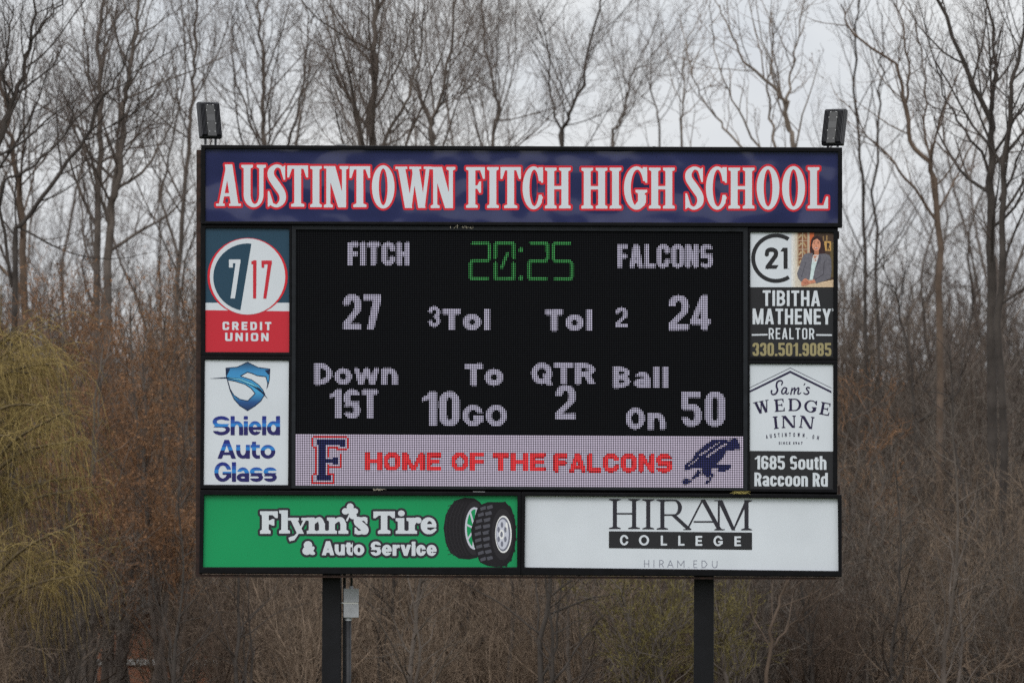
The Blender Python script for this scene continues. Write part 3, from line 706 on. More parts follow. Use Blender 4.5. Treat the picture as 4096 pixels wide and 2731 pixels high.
a.add(poly([(1056, 380), (1082, 420), (1020, 540), (990, 610), (1005, 560), (1030, 470)]), c(84, 82, 92), 0.0083, 3).add(stroke([(1112, 470), (1100, 610), (1010, 668)], 4), c(70, 68, 76), 0.0083, 3).add(stroke([(905, 470), (880, 560), (855, 640)], 4), c(80, 78, 86), 0.0083, 3)
a.add(poly([(852, 700), (880, 664), (905, 652), (945, 680), (1000, 664), (1018, 700), (940, 718), (905, 735), (858, 738)]), c(190, 128, 104), 0.0086, 2.5)
for k in range(4): a.add(stroke([(868 + 14 * k, 690 - 4 * k), (906 + 10 * k, 716 - 3 * k)], 2.2), c(142, 84, 70), 0.0089, 1.6)
a.add(poly(ell_pts(1022, 272, 49, 62, 24, 180, 360) + ell_pts(1022, 272, 49, 78, 24, 0, 180)), c(204, 142, 116), 0.0086, 2.5)
a.add(poly([(970, 290), (968, 225), (1000, 186), (1040, 182), (1078, 210), (1082, 300), (1068, 240), (1030, 208), (990, 230)]), c(54, 38, 38), 0.0090, 2.5)
a.add(ell(1001, 262, 8, 4), c(50, 34, 32), 0.0093, 1.6).add(ell(1043, 260, 8, 4), c(50, 34, 32), 0.0093, 1.6).add(stroke([(990, 249), (1010, 246)], 2.2), c(84, 54, 46), 0.0093, 1.6).add(stroke([(1034, 246), (1056, 249)], 2.2), c(84, 54, 46), 0.0093, 1.6)
a.add(stroke([(1022, 268), (1018, 290), (1028, 292)], 2.4), c(168, 104, 84), 0.0093, 1.6)
a.add(poly([(1000, 308), (1022, 313), (1046, 306), (1036, 324), (1022, 328), (1008, 322)]), c(150, 60, 58), 0.0093, 1.6).add(poly([(1004, 311), (1022, 315), (1042, 309), (1034, 318), (1022, 320), (1010, 317)]), c(226, 220, 214), 0.0096, 1.4)
a.build('portrait_print', sp, 'printed portrait of a smiling woman in a grey blazer with folded hands')
a = Art(FR)
a.add(line('TIBITHA', 422, 787, 1064, 962, 30, 28, 19, q=.72, slope=.006), M_WHITE, 0.003, 2.2).add(line('MATHENEY', 309, 991, 1185, 1167, 30, 28, 19, q=.72, slope=.003), M_WHITE, 0.003, 2.2)
a.add(line('REALTOR', 490, 1208, 1000, 1333, 17, 16, 20, q=.75, slope=.004), M_WHITE, 0.003, 2.2).add(sub(rect(1197, 992, 1212, 1020), rect(1202, 997, 1207, 1015)), M_WHITE, 0.003, 1.5)
a.add(poly([(299, 1277), (477, 1274), (477, 1292), (299, 1295)]), M_WHITE, 0.003, 2.5).add(poly([(1021, 1277), (1199, 1279), (1199, 1297), (1021, 1295)]), M_WHITE, 0.003, 2.5)
a.build('lettering', sp)
Art(FR).add(line('330.501.9085', 308, 1374, 1191, 1521, 28, 25, 11, q=.8, slope=.002), M_TAN, 0.003, 2.2).build('phone_lettering', sp, 'tan telephone number')

# ---- inn sign (lower right)
FW = Frame(2900, 1400, 2.704)
sp = sign(R2, M_WHITE, 'white inn sign with a roof line emblem above a black address band')
M_AUB = ink('aubergine_ink', 40, 34, 62)
a = Art(FW).add(union(poly([(268, 437), (706, 222), (1151, 442), (1151, 464), (706, 246), (268, 458)])), M_AUB, 0.003)
a.add(poly([(268, 403), (706, 189), (1151, 407), (1151, 412), (706, 195), (268, 408)]), M_AUB, 0.003, 1.2); a.build('emblem', sp, 'peaked roof line')
a = Art(FW)
S2 = dict(st=27, tn=11, sl=13, sf=8, br=6)
a.add(union(rot(serif('W', 312, 548, 484, 680, **S2), -11), rot(serif('E', 533, 529, 642, 663, **S2), -5), serif('D', 684, 524, 824, 657, **S2), rot(serif('G', 857, 541, 992, 674, **S2), 5), rot(serif('E', 1028, 566, 1136, 702, **S2), 11)), M_AUB, 0.003, 1.7)
a.add(union(rot(serif('I', 518, 716, 580, 850, **S2), -6), rot(serif('N', 612, 708, 768, 840, **S2), -1), rot(serif('N', 806, 714, 962, 846, **S2), 7)), M_AUB, 0.003, 1.7)
a.add(union(stroke([(612, 372, 7), (622, 345, 7), (600, 328, 8), (566, 345, 9), (556, 390, 10), (568, 430, 10), (548, 470, 9), (515, 478, 8), (500, 455, 8), (505, 438, 9)], 8, True),
            stroke([(668, 412, 6), (640, 405, 7), (615, 440, 8), (620, 470, 8), (645, 462, 6), (668, 414, 6), (660, 462, 7), (672, 474, 6), (690, 458, 4)], 7, True),
            stroke([(725, 408, 6), (712, 476, 8)], 7), stroke([(716, 450, 4), (745, 412, 6), (756, 415, 8), (748, 472, 8)], 7, True), stroke([(752, 450, 4), (785, 410, 6), (798, 416, 8), (788, 465, 8), (800, 474, 6), (822, 458, 4)], 7, True),
            stroke([(863, 364, 7), (854, 378, 4)], 5), stroke([(912, 408, 8), (894, 402, 7), (880, 415, 7), (893, 435, 8), (906, 455, 8), (893, 473, 8), (868, 474, 7), (852, 462, 6)], 7, True)), M_AUB, 0.003, 1.7)
xs = [452, 496, 541, 582, 620, 658, 702, 747, 797, 850, 886, 955, 1006]; ys = [935, 928, 922, 918, 916, 914, 913, 914, 916, 920, 940, 937, 946]; rs = [-10, -8, -6, -5, -3, -2, 0, 1, 3, 5, 6, 8, 10]
for ch, x, y, r_ in zip('AUSTINTOWN,OH', xs, ys, rs):
    wd = 24 if ch == 'W' else 7 if ch == 'I' else 5 if ch == ',' else 19
    a.add(rot(text(ch, x - wd / 2, y - (22 if ch != ',' else -2), x + wd / 2, y + (22 if ch != ',' else 16), bold=1.6), r_), M_AUB, 0.003, 1.4)
for ch, x in zip('SINCE1967', [590, 614, 638, 668, 699, 745, 770, 799, 830]):
    wd = 4 if ch in 'I' else 10 if ch == '1' else 16; a.add(text(ch, x - wd / 2, 990, x + wd / 2, 1019, bold=1.3), M_AUB, 0.003, 1.4)
a.build('lettering', sp, 'aubergine inn name in script and arched capitals')
Art(FW).add(poly([(268, 1088), (1171, 1095), (1170, 1502), (268, 1498)]), M_CHAR, 0.002, 6).build('address_band', sp, 'charcoal band across the bottom')
a = Art(FW).add(line('1685 South', 324, 1140, 1097, 1288, 29, 23, 11, q=.85, xh=.76, slope=.006), M_WHITE, 0.004, 2.2).add(line('Raccoon Rd', 318, 1321, 1112, 1470, 29, 23, 10, q=.85, xh=.76, slope=.006), M_WHITE, 0.004, 2.2)
a.build('address_lettering', sp)

# ---- tyre shop sign (bottom left)
FG = Frame(760, 1920, 1.7294)
sp = sign(G1, M_GREEN, 'bright green tyre shop sign with outlined white words and two tyres')
S3 = dict(st=40, tn=22, sl=13, sf=18, br=9)
def low_n(x0, x1, y0, y1, st=38):
    return union(vs_(x0 + 30, y0, y1, st, 14, 17, 6, rt=0), vs_(x1 - 31, y0 + 40, y1, st, 14, 17, 6, top=False),
                 ribbon([(x0 + 42, y0 + 34, 12), (x0 + 70, y0 + 14, 13), (x1 - 44, y0 + 16, 16), (x1 - 31, y0 + 48, 19)]))
fl = [serif('F', 486, 215, 606, 368, 44, 24, 13, 18, 9), vs_(654, 208, 366, 42, 15, 17, 6, rt=0), 
      union(para(692, 742, 262, 368, 44), poly([(792, 262), (808, 262), (748, 372), (722, 412), (690, 420), (682, 398), (700, 390), (722, 384), (740, 364), (760, 330)]), rect(680, 260, 752, 276), rect(772, 260, 822, 276)),
      low_n(812, 944, 258, 368), low_n(952, 1092, 258, 368), serif('S', 1140, 256, 1228, 372, 44, 24, 8, 10, 4),
      serif('T', 1270, 216, 1416, 368, 42, 26, 16, 18, 9), vs_(1460, 262, 368, 42, 15, 17, 6, rt=0), ell(1462, 228, 22, 19), 
      union(vs_(1534, 260, 368, 40, 15, 17, 6, rt=0), ell(1582, 278, 18, 18), ribbon([(1548, 300, 10), (1564, 272, 13), (1584, 272, 14)])),
      union(sub(ell(1650, 314, 53, 57), ell(1658, 316, 21, 36), rect(1650, 322, 1720, 342)), rect(1626, 304, 1700, 324), ribbon([(1640, 352, 12), (1668, 358, 11), (1696, 340, 8)]))]
fl = off(union(*[off(g, -4) for g in fl]), 5.5)
sham = union(ell(1108, 183, 24, 24), ell(1076, 214, 25, 22), ell(1138, 214, 25, 22), ell(1128, 247, 26, 22), ell(1107, 212, 20, 20), stroke([(1110, 215, 5), (1098, 250, 5), (1086, 276, 7)], 5, True))
sv = union(off(text('&', 781, 424, 861, 512, bold=6), 4.0), off(line('Auto', 918, 424, 1202, 514, 19, 13, 13, q=1, xh=.76, slope=.004, wid={'A': 1.1}), 4), off(line('Service', 1254, 426, 1702, 517, 19, 12, 13, q=1, xh=.76, slope=.004), 4))
allw = union(fl, sham, sv)
Art(FG).add(off(allw, 16), M_INK, 0.0025, 2.5).build('lettering_outline', sp, 'rounded black outline around the words')
Art(FG).add(allw, M_WHITE, 0.004, 2.2).build('lettering', sp, 'white rounded shop name with a shamrock')
M_RUB, M_RUB2, M_RUB3 = ink('tyre_black_ink', 30, 28, 32), ink('tyre_grey_ink', 76, 76, 84), ink('tyre_side_ink', 42, 40, 44)
M_CHR, M_CHR2, M_CHR3 = ink('rim_silver_ink', 186, 188, 200), ink('rim_grey_ink', 112, 114, 128), ink('rim_bright_ink', 226, 228, 236)
a = Art(FG)
a.add(poly([(1800, 180), (1835, 140), (1900, 119), (1965, 124), (2005, 150), (2032, 190), (2040, 300), (2020, 470), (1985, 535), (1930, 546), (1860, 540), (1800, 500), (1768, 430), (1754, 330), (1768, 240)]), M_RUB, 0.002)
for k in range(5):
    x = 1772 + 24 * k
    a.add(stroke([(x + 58 - 3 * k, 140 + 4 * k, 2), (x + 10, 240, 3), (x, 330, 3), (x + 12, 430, 3), (x + 52, 520, 2)], 3, True), M_RUB3, 0.0027, 1.8)
for k in range(13):
    y = 165 + 28 * k; xl = 1790 - 26 * math.sin(math.pi * (k + 1) / 14); a.add(stroke([(xl, y + 12, 1.6), (xl + 44, y, 1.6), (xl + 96, y + 6, 1.6)], 1.6), M_RUB3, 0.0027, 1.6)
a.add(ell(1966, 332, 78, 186), M_RUB3, 0.003).add(ell(1968, 332, 66, 146), M_CHR, 0.0036).add(ell(1971, 332, 56, 132), M_GREEN, 0.0042)
for t in range(8):
    an = math.radians(45 * t + 12); a.add(stroke([(1970, 334, 7), (1970 + 58 * math.cos(an), 334 + 134 * math.sin(an), 6)], 6), M_CHR, 0.0047)
body = [(2020, 165), (2060, 150), (2120, 150), (2180, 150), (2222, 190), (2248, 270), (2255, 370), (2246, 470), (2222, 550), (2180, 592), (2120, 598), (2060, 590), (2005, 565), (1980, 500), (1950, 400), (1944, 340), (1965, 270), (1985, 200)]
a.add(poly(body), M_RUB, 0.0055)
for k in range(9):
    y = 176 + 44 * k; sft = 62 * ((k - 4) / 4.5) ** 2
    a.add(poly([(1968 + sft * .8, y + 14), (2010 + sft * .7, y), (2014 + sft * .7, y + 22), (1972 + sft * .8, y + 34)]), M_RUB2, 0.006, 2)
    a.add(poly([(2022 + sft * .6, y + 4), (2070 + sft * .4, y - 8), (2082 + sft * .3, y + 14), (2030 + sft * .6, y + 26)]), M_RUB2, 0.006, 2)
for k in range(16):
    an = math.radians(-80 + 22 * k); a.add(ell(2162 + 90 * math.cos(an), 374 + 220 * math.sin(an), 9, 12, 10), M_RUB, 0.006, 2)
a.add(ell(2160, 374, 88, 214), M_RUB, 0.0066).add(ell(2162, 374, 76, 178), M_RUB3, 0.0071).add(ell(2168, 373, 57, 129), M_CHR3, 0.0076).add(ell(2166, 373, 50, 118), M_CHR2, 0.0081).add(ell(2162, 373, 43, 104), M_CHR, 0.0086)
for t in range(6):
    an = math.radians(60 * t + 30); a.add(ell(2158 + 27 * math.cos(an), 374 + 66 * math.sin(an), 9, 20, 18), M_CHR2, 0.0091)
a.add(ell(2156, 374, 17, 34), M_CHR3, 0.0091).add(ell(2155, 374, 9, 20), M_CHR2, 0.0096).add(ell(2190, 320, 8, 30), M_CHR3, 0.0091)
a.build('tyre_print', sp, 'printed picture of a road tyre behind a chunky off road tyre')

# ---- college sign (bottom right)
FC = Frame(2050, 1920, 1.7168)
sp = sign(W1, M_WHITE, 'plain white college sign with black serif capitals over a black bar')
S4 = dict(st=28, tn=11, sl=27, sf=6.5, br=9)
a = Art(FC)
H_ = lambda ch, x0, y0, x1, y1, **k: serif(ch, x0, y0, x1, y1, **{**S4, **k})
a.add(union(H_('H', 662, 128, 876, 334), H_('I', 890, 130, 974, 336), H_('R', 989, 132, 1232, 338, sl=26), H_('A', 1172, 132, 1458, 341, sl=20), H_('M', 1386, 136, 1645, 343, sl=24)), M_INK, 0.003, 1.8)
a.build('lettering', sp, 'tall black serif capitals')
Art(FC).add(poly([(662, 349), (1645, 358), (1645, 477), (662, 465)]), M_CHAR, 0.003, 4).build('black_bar', sp)
a = Art(FC)
for ch, x0, x1, y in (('C', 738, 796, 376), ('O', 868, 938, 377), ('L', 1018, 1061, 379), ('L', 1138, 1181, 380), ('E', 1257, 1303, 381), ('G', 1380, 1444, 382), ('E', 1524, 1569, 384)):
    a.add(sans(ch, x0, y - (2 if ch in 'COG' else 0), x1, y + 68 + (2 if ch in 'COG' else 0), 15, 13, 1.0), M_WHITE, 0.0045, 1.8)
a.build('bar_lettering', sp, 'wide spaced white capitals in the bar')
a = Art(FC); lw = 1.9
G = M_GREY
def st_(*p): a.add(stroke(list(p), lw), G, 0.003, 1.2)
st_((906, 548), (906, 595)); st_((936, 548), (936, 595)); st_((906, 572), (936, 572)); st_((971, 548), (971, 596))
st_((1010, 549), (1010, 596)); a.add(stroke([(1010, 549), (1026, 549), (1036, 560), (1026, 573), (1010, 573)], lw, True), G, 0.003, 1.2); st_((1024, 573), (1037, 596))
st_((1065, 597), (1084, 549), (1103, 597)); st_((1072, 581), (1096, 581)); st_((1134, 598), (1134, 550), (1156, 585), (1178, 550), (1178, 598)); st_((1209, 597), (1211, 597))
st_((1267, 551), (1245, 551), (1245, 598), (1268, 598)); st_((1245, 574), (1265, 574)); a.add(stroke([(1301, 598), (1301, 552), (1320, 553), (1337, 575), (1320, 597), (1301, 598)], lw, False), G, 0.003, 1.2)
a.add(stroke([(1372, 553), (1372, 582), (1378, 596), (1388, 600), (1399, 596), (1405, 583), (1405, 554)], lw, False), G, 0.003, 1.2)
a.build('web_lettering', sp, 'thin grey web address')

# ---- the LED display
LED = [(1184, 919), (2973, 927.5), (2973, 1950.5), (1181.5, 1941)]
NC, NR = 252, 144
cA, cB, cC, cD = (np.array(x, float) for x in LED)
def led_px(col, row):
    u = (np.asarray(col) + 0.5) / NC; v = (np.asarray(row) + 0.5) / NR
    u = u[..., None]; v = v[..., None]
    return (1 - v) * ((1 - u) * cA + u * cB) + v * ((1 - u) * cD + u * cC)
pitch = float(np.linalg.norm(P(*cB) - P(*cA))) / NC
pitch_v = float(np.linalg.norm(P(*cD) - P(*cA))) / NR
M_SCREEN = bpy.data.materials.new('louvred_led_face'); M_SCREEN.use_nodes = True
t = M_SCREEN.node_tree; bs = t.nodes['Principled BSDF']; bs.inputs['Roughness'].default_value = 0.9; bs.inputs['Specular IOR Level'].default_value = 0.02
tcn = t.nodes.new('ShaderNodeTexCoord'); vm = t.nodes.new('ShaderNodeMapping'); o0 = P(*led_px(0, 0))
vm.inputs['Location'].default_value = (-o0[0] / pitch + 0.5, 0, -o0[2] / pitch_v + 0.5); vm.inputs['Scale'].default_value = (1 / pitch, 0, 1 / pitch_v)
t.links.new(tcn.outputs['Object'], vm.inputs[0])
fr_ = t.nodes.new('ShaderNodeVectorMath'); fr_.operation = 'FRACTION'; t.links.new(vm.outputs[0], fr_.inputs[0])
ds = t.nodes.new('ShaderNodeVectorMath'); ds.operation = 'DISTANCE'; ds.inputs[1].default_value = (0.5, 0, 0.5); t.links.new(fr_.outputs[0], ds.inputs[0])
rr = t.nodes.new('ShaderNodeValToRGB'); rr.color_ramp.elements[0].position = 0.24; rr.color_ramp.elements[0].color = (0.016, 0.017, 0.019, 1); rr.color_ramp.elements[1].position = 0.36; rr.color_ramp.elements[1].color = (0.0042, 0.0042, 0.0052, 1)
t.links.new(ds.outputs['Value'], rr.inputs[0]); t.links.new(rr.outputs[0], bs.inputs['Base Color'])
b = MB(); slab(b, LED, -0.2, 0.0)
disp = b.build('display_screen', M_SCREEN, board, 'black dotted screen of the lit display')
b = MB(); ring(b, [(1166.2, 901), (2992.4, 908), (2990.8, 1962), (1165, 1953)], LED, -0.2, 0.025)
b.build('display_frame', M_EDGE, disp, bevel=0.006)
def led_mat(name, col, s):
    return mat(name, (0.02, 0.02, 0.02, 1), rough=0.5, emit=(col, s))
M_LW, M_LG, M_LR, M_LB = led_mat('white_diode', (0.50, 0.475, 0.61, 1), 1.12), led_mat('green_diode', (0.07, 0.62, 0.13, 1), 0.6), led_mat('red_diode', (0.86, 0.015, 0.025, 1), 1.05), led_mat('navy_diode', (0.05, 0.06, 0.46, 1), 0.36)
M_LBAND = led_mat('band_diode', (0.62, 0.545, 0.69, 1), 1.03)

cols, rows = np.meshgrid(np.arange(NC), np.arange(NR))
LPX = led_px(cols, rows)                                        # photo pixel of every diode
def cover(shape, fr):
    """how much of each diode cell a shape covers."""
    x = (LPX[..., 0] - fr.ox) * fr.k; y = (LPX[..., 1] - fr.oy) * fr.k; p_ = 7.1 * fr.k
    b = shape.bb; k = (x > b[0] - p_) & (x < b[2] + p_) & (y > b[1] - p_) & (y < b[3] + p_)
    cv = np.zeros(x.shape)
    for ox in (-0.36, -0.12, 0.12, 0.36):
        for oy in (-0.36, -0.12, 0.12, 0.36):
            cv[k] += 0.0625 * (shape(x[k] + ox * p_, y[k] + oy * p_) < 0)
    return cv
NA = np.arange(8) * math.pi / 4 + math.pi / 8
def diodes(name, cov, mtl, label=None, size=0.39):
    """one lens per lit diode: a low eight-sided dome."""
    k = cov > 0.2; j, i = np.nonzero(k); c = P(LPX[j, i, 0], LPX[j, i, 1], 0.002)
    r = size * pitch * np.sqrt(cov[k]); n = len(c)
    ringv = np.stack((np.cos(NA), np.zeros(8), np.sin(NA)), 1)
    v = np.concatenate(((c[:, None, :] + r[:, None, None] * ringv), (c + np.array((0, -0.005, 0)))[:, None, :]), 1).reshape(-1, 3)
    f = [(9 * q + a_, 9 * q + (a_ + 1) % 8, 9 * q + 8) for q in range(n) for a_ in range(8)]
    me = bpy.data.meshes.new(name); me.from_pydata(v.tolist(), [], f); me.update()
    return link_mesh(name, me, mtl, disp, label)
ZA, ZB, ZC, ZD = Frame(1160, 900, 2.502), Frame(2060, 900, 2.502), Frame(1160, 1390, 2.502), Frame(2060, 1390, 2.502)
for nm, s_, fr, x0, y0, x1, y1, sv, sh, gap, q in (
        ('team_lettering', 'FITCH', ZA, 576, 172, 1198, 404, 52, 46, 18, .8), ('team_lettering', 'FALCONS', ZB, 1022, 195, 1980, 428, 48, 42, 17, .8),
        ('score_digits', '27', ZA, 533, 694, 912, 1044, 68, 58, 24, .85), ('score_digits', '24', ZB, 1540, 703, 1955, 1050, 68, 58, 20, .85),
        ('count_digit', '3', ZA, 1383, 812, 1503, 1018, 42, 36, 18, .9), ('count_digit', '2', ZB, 1003, 822, 1127, 1024, 42, 36, 18, .9),
        ('caption_lettering', 'Tol', ZA, 1530, 838, 2000, 1052, 60, 56, 26, 1), ('caption_lettering', 'Tol', ZB, 304, 844, 774, 1058, 60, 56, 26, 1),
        ('caption_lettering', 'Down', ZC, 244, 152, 1078, 372, 58, 50, 20, 1), ('caption_lettering', 'To', ZC, 1750, 160, 2134, 380, 60, 56, 20, 1),
        ('caption_lettering', 'GO', ZC, 1726, 572, 2170, 788, 58, 52, 22, 1), ('caption_lettering', 'QTR', ZD, 164, 150, 802, 366, 60, 54, 20, 1),
        ('caption_lettering', 'Ball', ZD, 982, 188, 1534, 404, 56, 46, 34, 1), ('caption_lettering', 'On', ZD, 1108, 600, 1506, 818, 58, 50, 28, 1),
        ('down_digits', '1ST', ZC, 398, 418, 880, 708, 64, 52, 20, .85), ('count_digit', '10', ZC, 1322, 438, 1698, 784, 76, 58, 24, .85),
        ('count_digit', '2', ZD, 406, 376, 606, 716, 68, 58, 20, .85), ('count_digit', '50', ZD, 1668, 440, 2102, 788, 70, 58, 34, .85)):
    for g_, ch in zip(glyphs(s_, x0, y0, x1, y1, sv, sh, gap, q, xh=.76), s_):
        diodes('lit_digit' if ch.isdigit() else 'lit_letter', cover(g_, fr), M_LW)
r_ = 15
two = lambda x0, x1: [stroke([(x0 + 18, 181), (x1 - 12, 181), (x1, 198), (x1, 332), (x1 - 14, 358), (x0 + 14, 358), (x0, 378), (x0, 530), (x0 + 6, 537), (x1 - 16, 537)], r_)]
zero = [stroke([(2062, 181), (2236, 181), (2238, 200), (2238, 330)], r_), stroke([(2238, 385), (2238, 537), (2056, 537), (2056, 380)], r_), stroke([(2056, 330), (2056, 190)], r_), stroke([(2118, 425), (2178, 285)], r_)]
five = [stroke([(552, 181), (402, 181), (385, 198), (385, 335), (402, 360), (548, 360), (570, 382), (570, 522), (558, 538), (402, 538)], r_)]
for fr, g_ in ((ZA, two(1808, 1992)), (ZA, zero[:3]), (ZA, zero[3:]), (ZB, two(142, 325)), (ZB, five)):
    diodes('clock_slash' if len(g_) == 1 and fr is ZA else 'clock_digit', cover(union(*g_), fr) * 0.9, M_LG, 'green clock digit', 0.36)
for y in (250, 530): diodes('clock_dot', cover(ell(2310, y, 22, 26), ZA) * 0.9, M_LG, 'green clock colon dot', 0.36)
# message band
band = np.zeros((NR, NC)); band[115:, :] = 1
msg = np.zeros((NR, NC))
for s_, fr, x0, y0, x1, y1 in (('HOME', ZC, 752, 1050, 1512, 1226), ('OF', ZC, 1615, 1052, 1945, 1228), ('THE', ZC, 2030, 1055, 2552, 1231), ('FALCONS', ZD, 392, 1060, 1574, 1242)):
    for g_ in glyphs(s_, x0, y0, x1, y1, 46, 40, 19, .8, slope=0.004):
        cv_ = cover(g_, fr); msg = np.maximum(msg, cv_); diodes('message_letter', cv_, M_LR, 'red letter on the white band', 0.46)
ZF = Frame(1160, 1700, 5.806); ZE = Frame(2680, 1700, 5.806)
big = np.zeros((NR, NC)); red = np.zeros((NR, NC)); R0 = 115
def cells(m_, c0, c1, r0, r1): m_[R0 + r0:R0 + r1 + 1, c0:c1 + 1] = 1
for q in ((12, 27, 3, 5), (25, 27, 6, 6), (13, 16, 6, 22), (17, 20, 14, 15), (21, 23, 13, 16), (12, 19, 23, 25)): cells(big, *q)
for q in ((9, 9, 2, 6), (10, 11, 7, 7), (11, 11, 8, 21), (10, 11, 22, 22), (9, 9, 23, 27), (10, 21, 27, 27), (21, 21, 23, 26), (18, 21, 22, 22), (18, 18, 17, 21), (19, 24, 18, 18), (25, 25, 11, 18), (18, 23, 7, 7), (23, 28, 8, 8), (29, 29, 2, 7), (18, 18, 8, 12), (10, 28, 1, 1)): cells(red, *q)
bird = poly([(1560, 305), (1600, 420), (1645, 560), (1320, 585), (1250, 720), (1150, 850), (1010, 900), (975, 1000), (960, 1100), (1040, 1160), (1000, 1200), (960, 1240), (930, 1335), (800, 1370), (840, 1300), (880, 1240), (760, 1130), (640, 1200), (520, 1260), (500, 1320), (345, 1400), (270, 1310), (350, 1220), (480, 1275), (600, 1100), (640, 1050), (760, 1060), (740, 1005), (600, 985), (330, 1060), (340, 930), (520, 780), (600, 640), (780, 480), (1000, 335), (1300, 330)])
tail = poly([(1000, 890), (1060, 880), (1180, 925), (1430, 920), (1400, 1000), (1250, 1080), (1090, 1075), (1140, 1010), (985, 985)])
streak = union(stroke([(700, 690, 22), (880, 575, 18), (1140, 395, 12)], 18), stroke([(835, 760, 14), (960, 660, 24), (1130, 540, 22), (1300, 430, 26)], 20), stroke([(1330, 340), (1390, 350)], 14), stroke([(470, 915, 10), (620, 800, 16), (690, 760, 8)], 12), stroke([(420, 960), (440, 930)], 16), stroke([(640, 1160, 8), (760, 1090, 14)], 12), stroke([(930, 1180, 14), (880, 1300, 12)], 12))
bc = cover(union(sub(bird, streak), tail), ZE)
nav = np.maximum(big, bc)
white = np.clip(band - np.maximum.reduce((msg, red, nav)), 0, 1)
diodes('message_band', white, M_LBAND, 'band of white lit diodes along the bottom', 0.395)
diodes('letter_emblem', big, M_LB, 'navy block letter on the white band', 0.30); diodes('letter_outline', red * 0.8, M_LR, 'red outline of the block letter', 0.42)
diodes('bird_emblem', bc, M_LB, 'navy diving bird shape on the white band', 0.30)

# ================================================================== THINGS ON THE BOARD
def onboard(px, py, w):
    return BOARD_M @ Vector(P(px, py, w).tolist())
M_LAMP = mat('lamp_housing', (0.012, 0.012, 0.016, 1), rough=0.42); M_PLATE = mat('lamp_plate', (0.060, 0.060, 0.062, 1), rough=0.55, noise=(30, 0.15)); M_ZINC = mat('zinc_screw', (0.6, 0.6, 0.58, 1), rough=0.3, metal=0.9)
M_PLATE2 = mat('lamp_label', (0.085, 0.085, 0.088, 1), rough=0.5)
M_BRK = mat('bracket_steel', (0.05, 0.05, 0.055, 1), rough=0.5, metal=0.3)
M_GLASSY = mat('lamp_lens', (0.45, 0.46, 0.48, 1), rough=0.15)
def floodlight(px_b, py_b, cx, cy, yaw, label):
    """LED floodlight seen from behind; (cx, cy) its centre in the photo."""
    base = onboard(px_b, py_b, -0.10)
    root = empty('floodlight', base, BOARD_YAW); tag(root, label, 'floodlight', 'floodlights on the board')
    ctr = onboard(cx, cy, -0.10) - base
    W, H, D = 0.325, 0.53, 0.085
    R = Matrix.Rotation(yaw, 4, 'Z') @ Matrix.Rotation(math.radians(-15), 4, 'X')
    X = Matrix.Translation(Matrix.Rotation(-BOARD_YAW, 4, 'Z') @ ctr) @ R
    def put(mb, name, mtl, par=root, bevel=0.0, lab=None):
        mb.v = [tuple(X @ Vector(v)) for v in mb.v]; return mb.build(name, mtl, par, lab, bevel=bevel)
    b = MB(); b.box(-W / 2, W / 2, -0.02, D - 0.02, -H / 2, H / 2); hs = put(b, 'housing', M_LAMP, bevel=0.018)
    b = MB()
    for k in range(15):
        x = -W / 2 + 0.022 + k * (W - 0.044) / 14
        if abs(x) > 0.070: b.hexa([(x - 0.004, -0.058, H / 2 - 0.04), (x + 0.004, -0.058, H / 2 - 0.04), (x + 0.004, -0.058, -H / 2 + 0.035), (x - 0.004, -0.058, -H / 2 + 0.035)], [(x - 0.006, -0.018, H / 2 - 0.008), (x + 0.006, -0.018, H / 2 - 0.008), (x + 0.006, -0.018, -H / 2 + 0.01), (x - 0.006, -0.018, -H / 2 + 0.01)])
        else: b.hexa([(x - 0.004, -0.050, H / 2 - 0.03), (x + 0.004, -0.050, H / 2 - 0.03), (x + 0.004, -0.05, H / 2 - 0.055), (x - 0.004, -0.05, H / 2 - 0.055)], [(x - 0.006, -0.018, H / 2 - 0.008), (x + 0.006, -0.018, H / 2 - 0.008), (x + 0.006, -0.018, H / 2 - 0.055), (x - 0.006, -0.018, H / 2 - 0.055)])
    put(b, 'cooling_fins', M_LAMP, hs)
    b = MB(); b.box(-0.064, 0.064, -0.066, -0.0205, -H / 2 + 0.012, H / 2 - 0.058); pl = put(b, 'driver_cover', M_PLATE, bevel=0.003)
    b = MB(); b.box(-0.058, 0.058, -0.069, -0.0665, -0.035, 0.06); put(b, 'rating_label', M_PLATE2, pl)
    for x, z in ((-0.06, 0.12), (0.06, 0.12), (-0.06, -0.07), (0.06, -0.07), (-0.04, -0.19), (0.04, -0.19), (-0.04, 0.2), (0.04, 0.2)):
        b = MB(); b.tube([(x, -0.066, z), (x, -0.074, z)], 0.006, 8); put(b, 'screw', M_ZINC, pl)
    b = MB(); b.box(-W / 2 + 0.02, W / 2 - 0.02, D - 0.0195, D - 0.010, -H / 2 + 0.02, H / 2 - 0.02); put(b, 'lens', M_GLASSY, hs)
    for s in (-1, 1):
        e = X @ Vector((s * 0.075, 0.02, -H / 2 + 0.03)); b = MB()
        b.box(e.x - 0.017, e.x + 0.017, e.y - 0.004, e.y + 0.004, 0.0, e.z); b.build('mounting_bracket', M_BRK, root)
    e = X @ Vector((-0.02, 0.0, -H / 2 + 0.01)); b = MB()
    b.tube([e, e * 0.6 + Vector((0.02, 0, 0.0)), (e.x * 0.5 - 0.01, e.y * 0.5, 0.0)], 0.006, 6); b.build('power_cable', M_LAMP, root, smooth=True)
    return root
floodlight(846, 580.5, 838.5, 480.5, math.radians(24), 'black finned floodlight above the first letter of the white heading')
floodlight(3327, 590, 3336, 508.5, math.radians(-24), 'black finned floodlight above the last letter of the white heading')

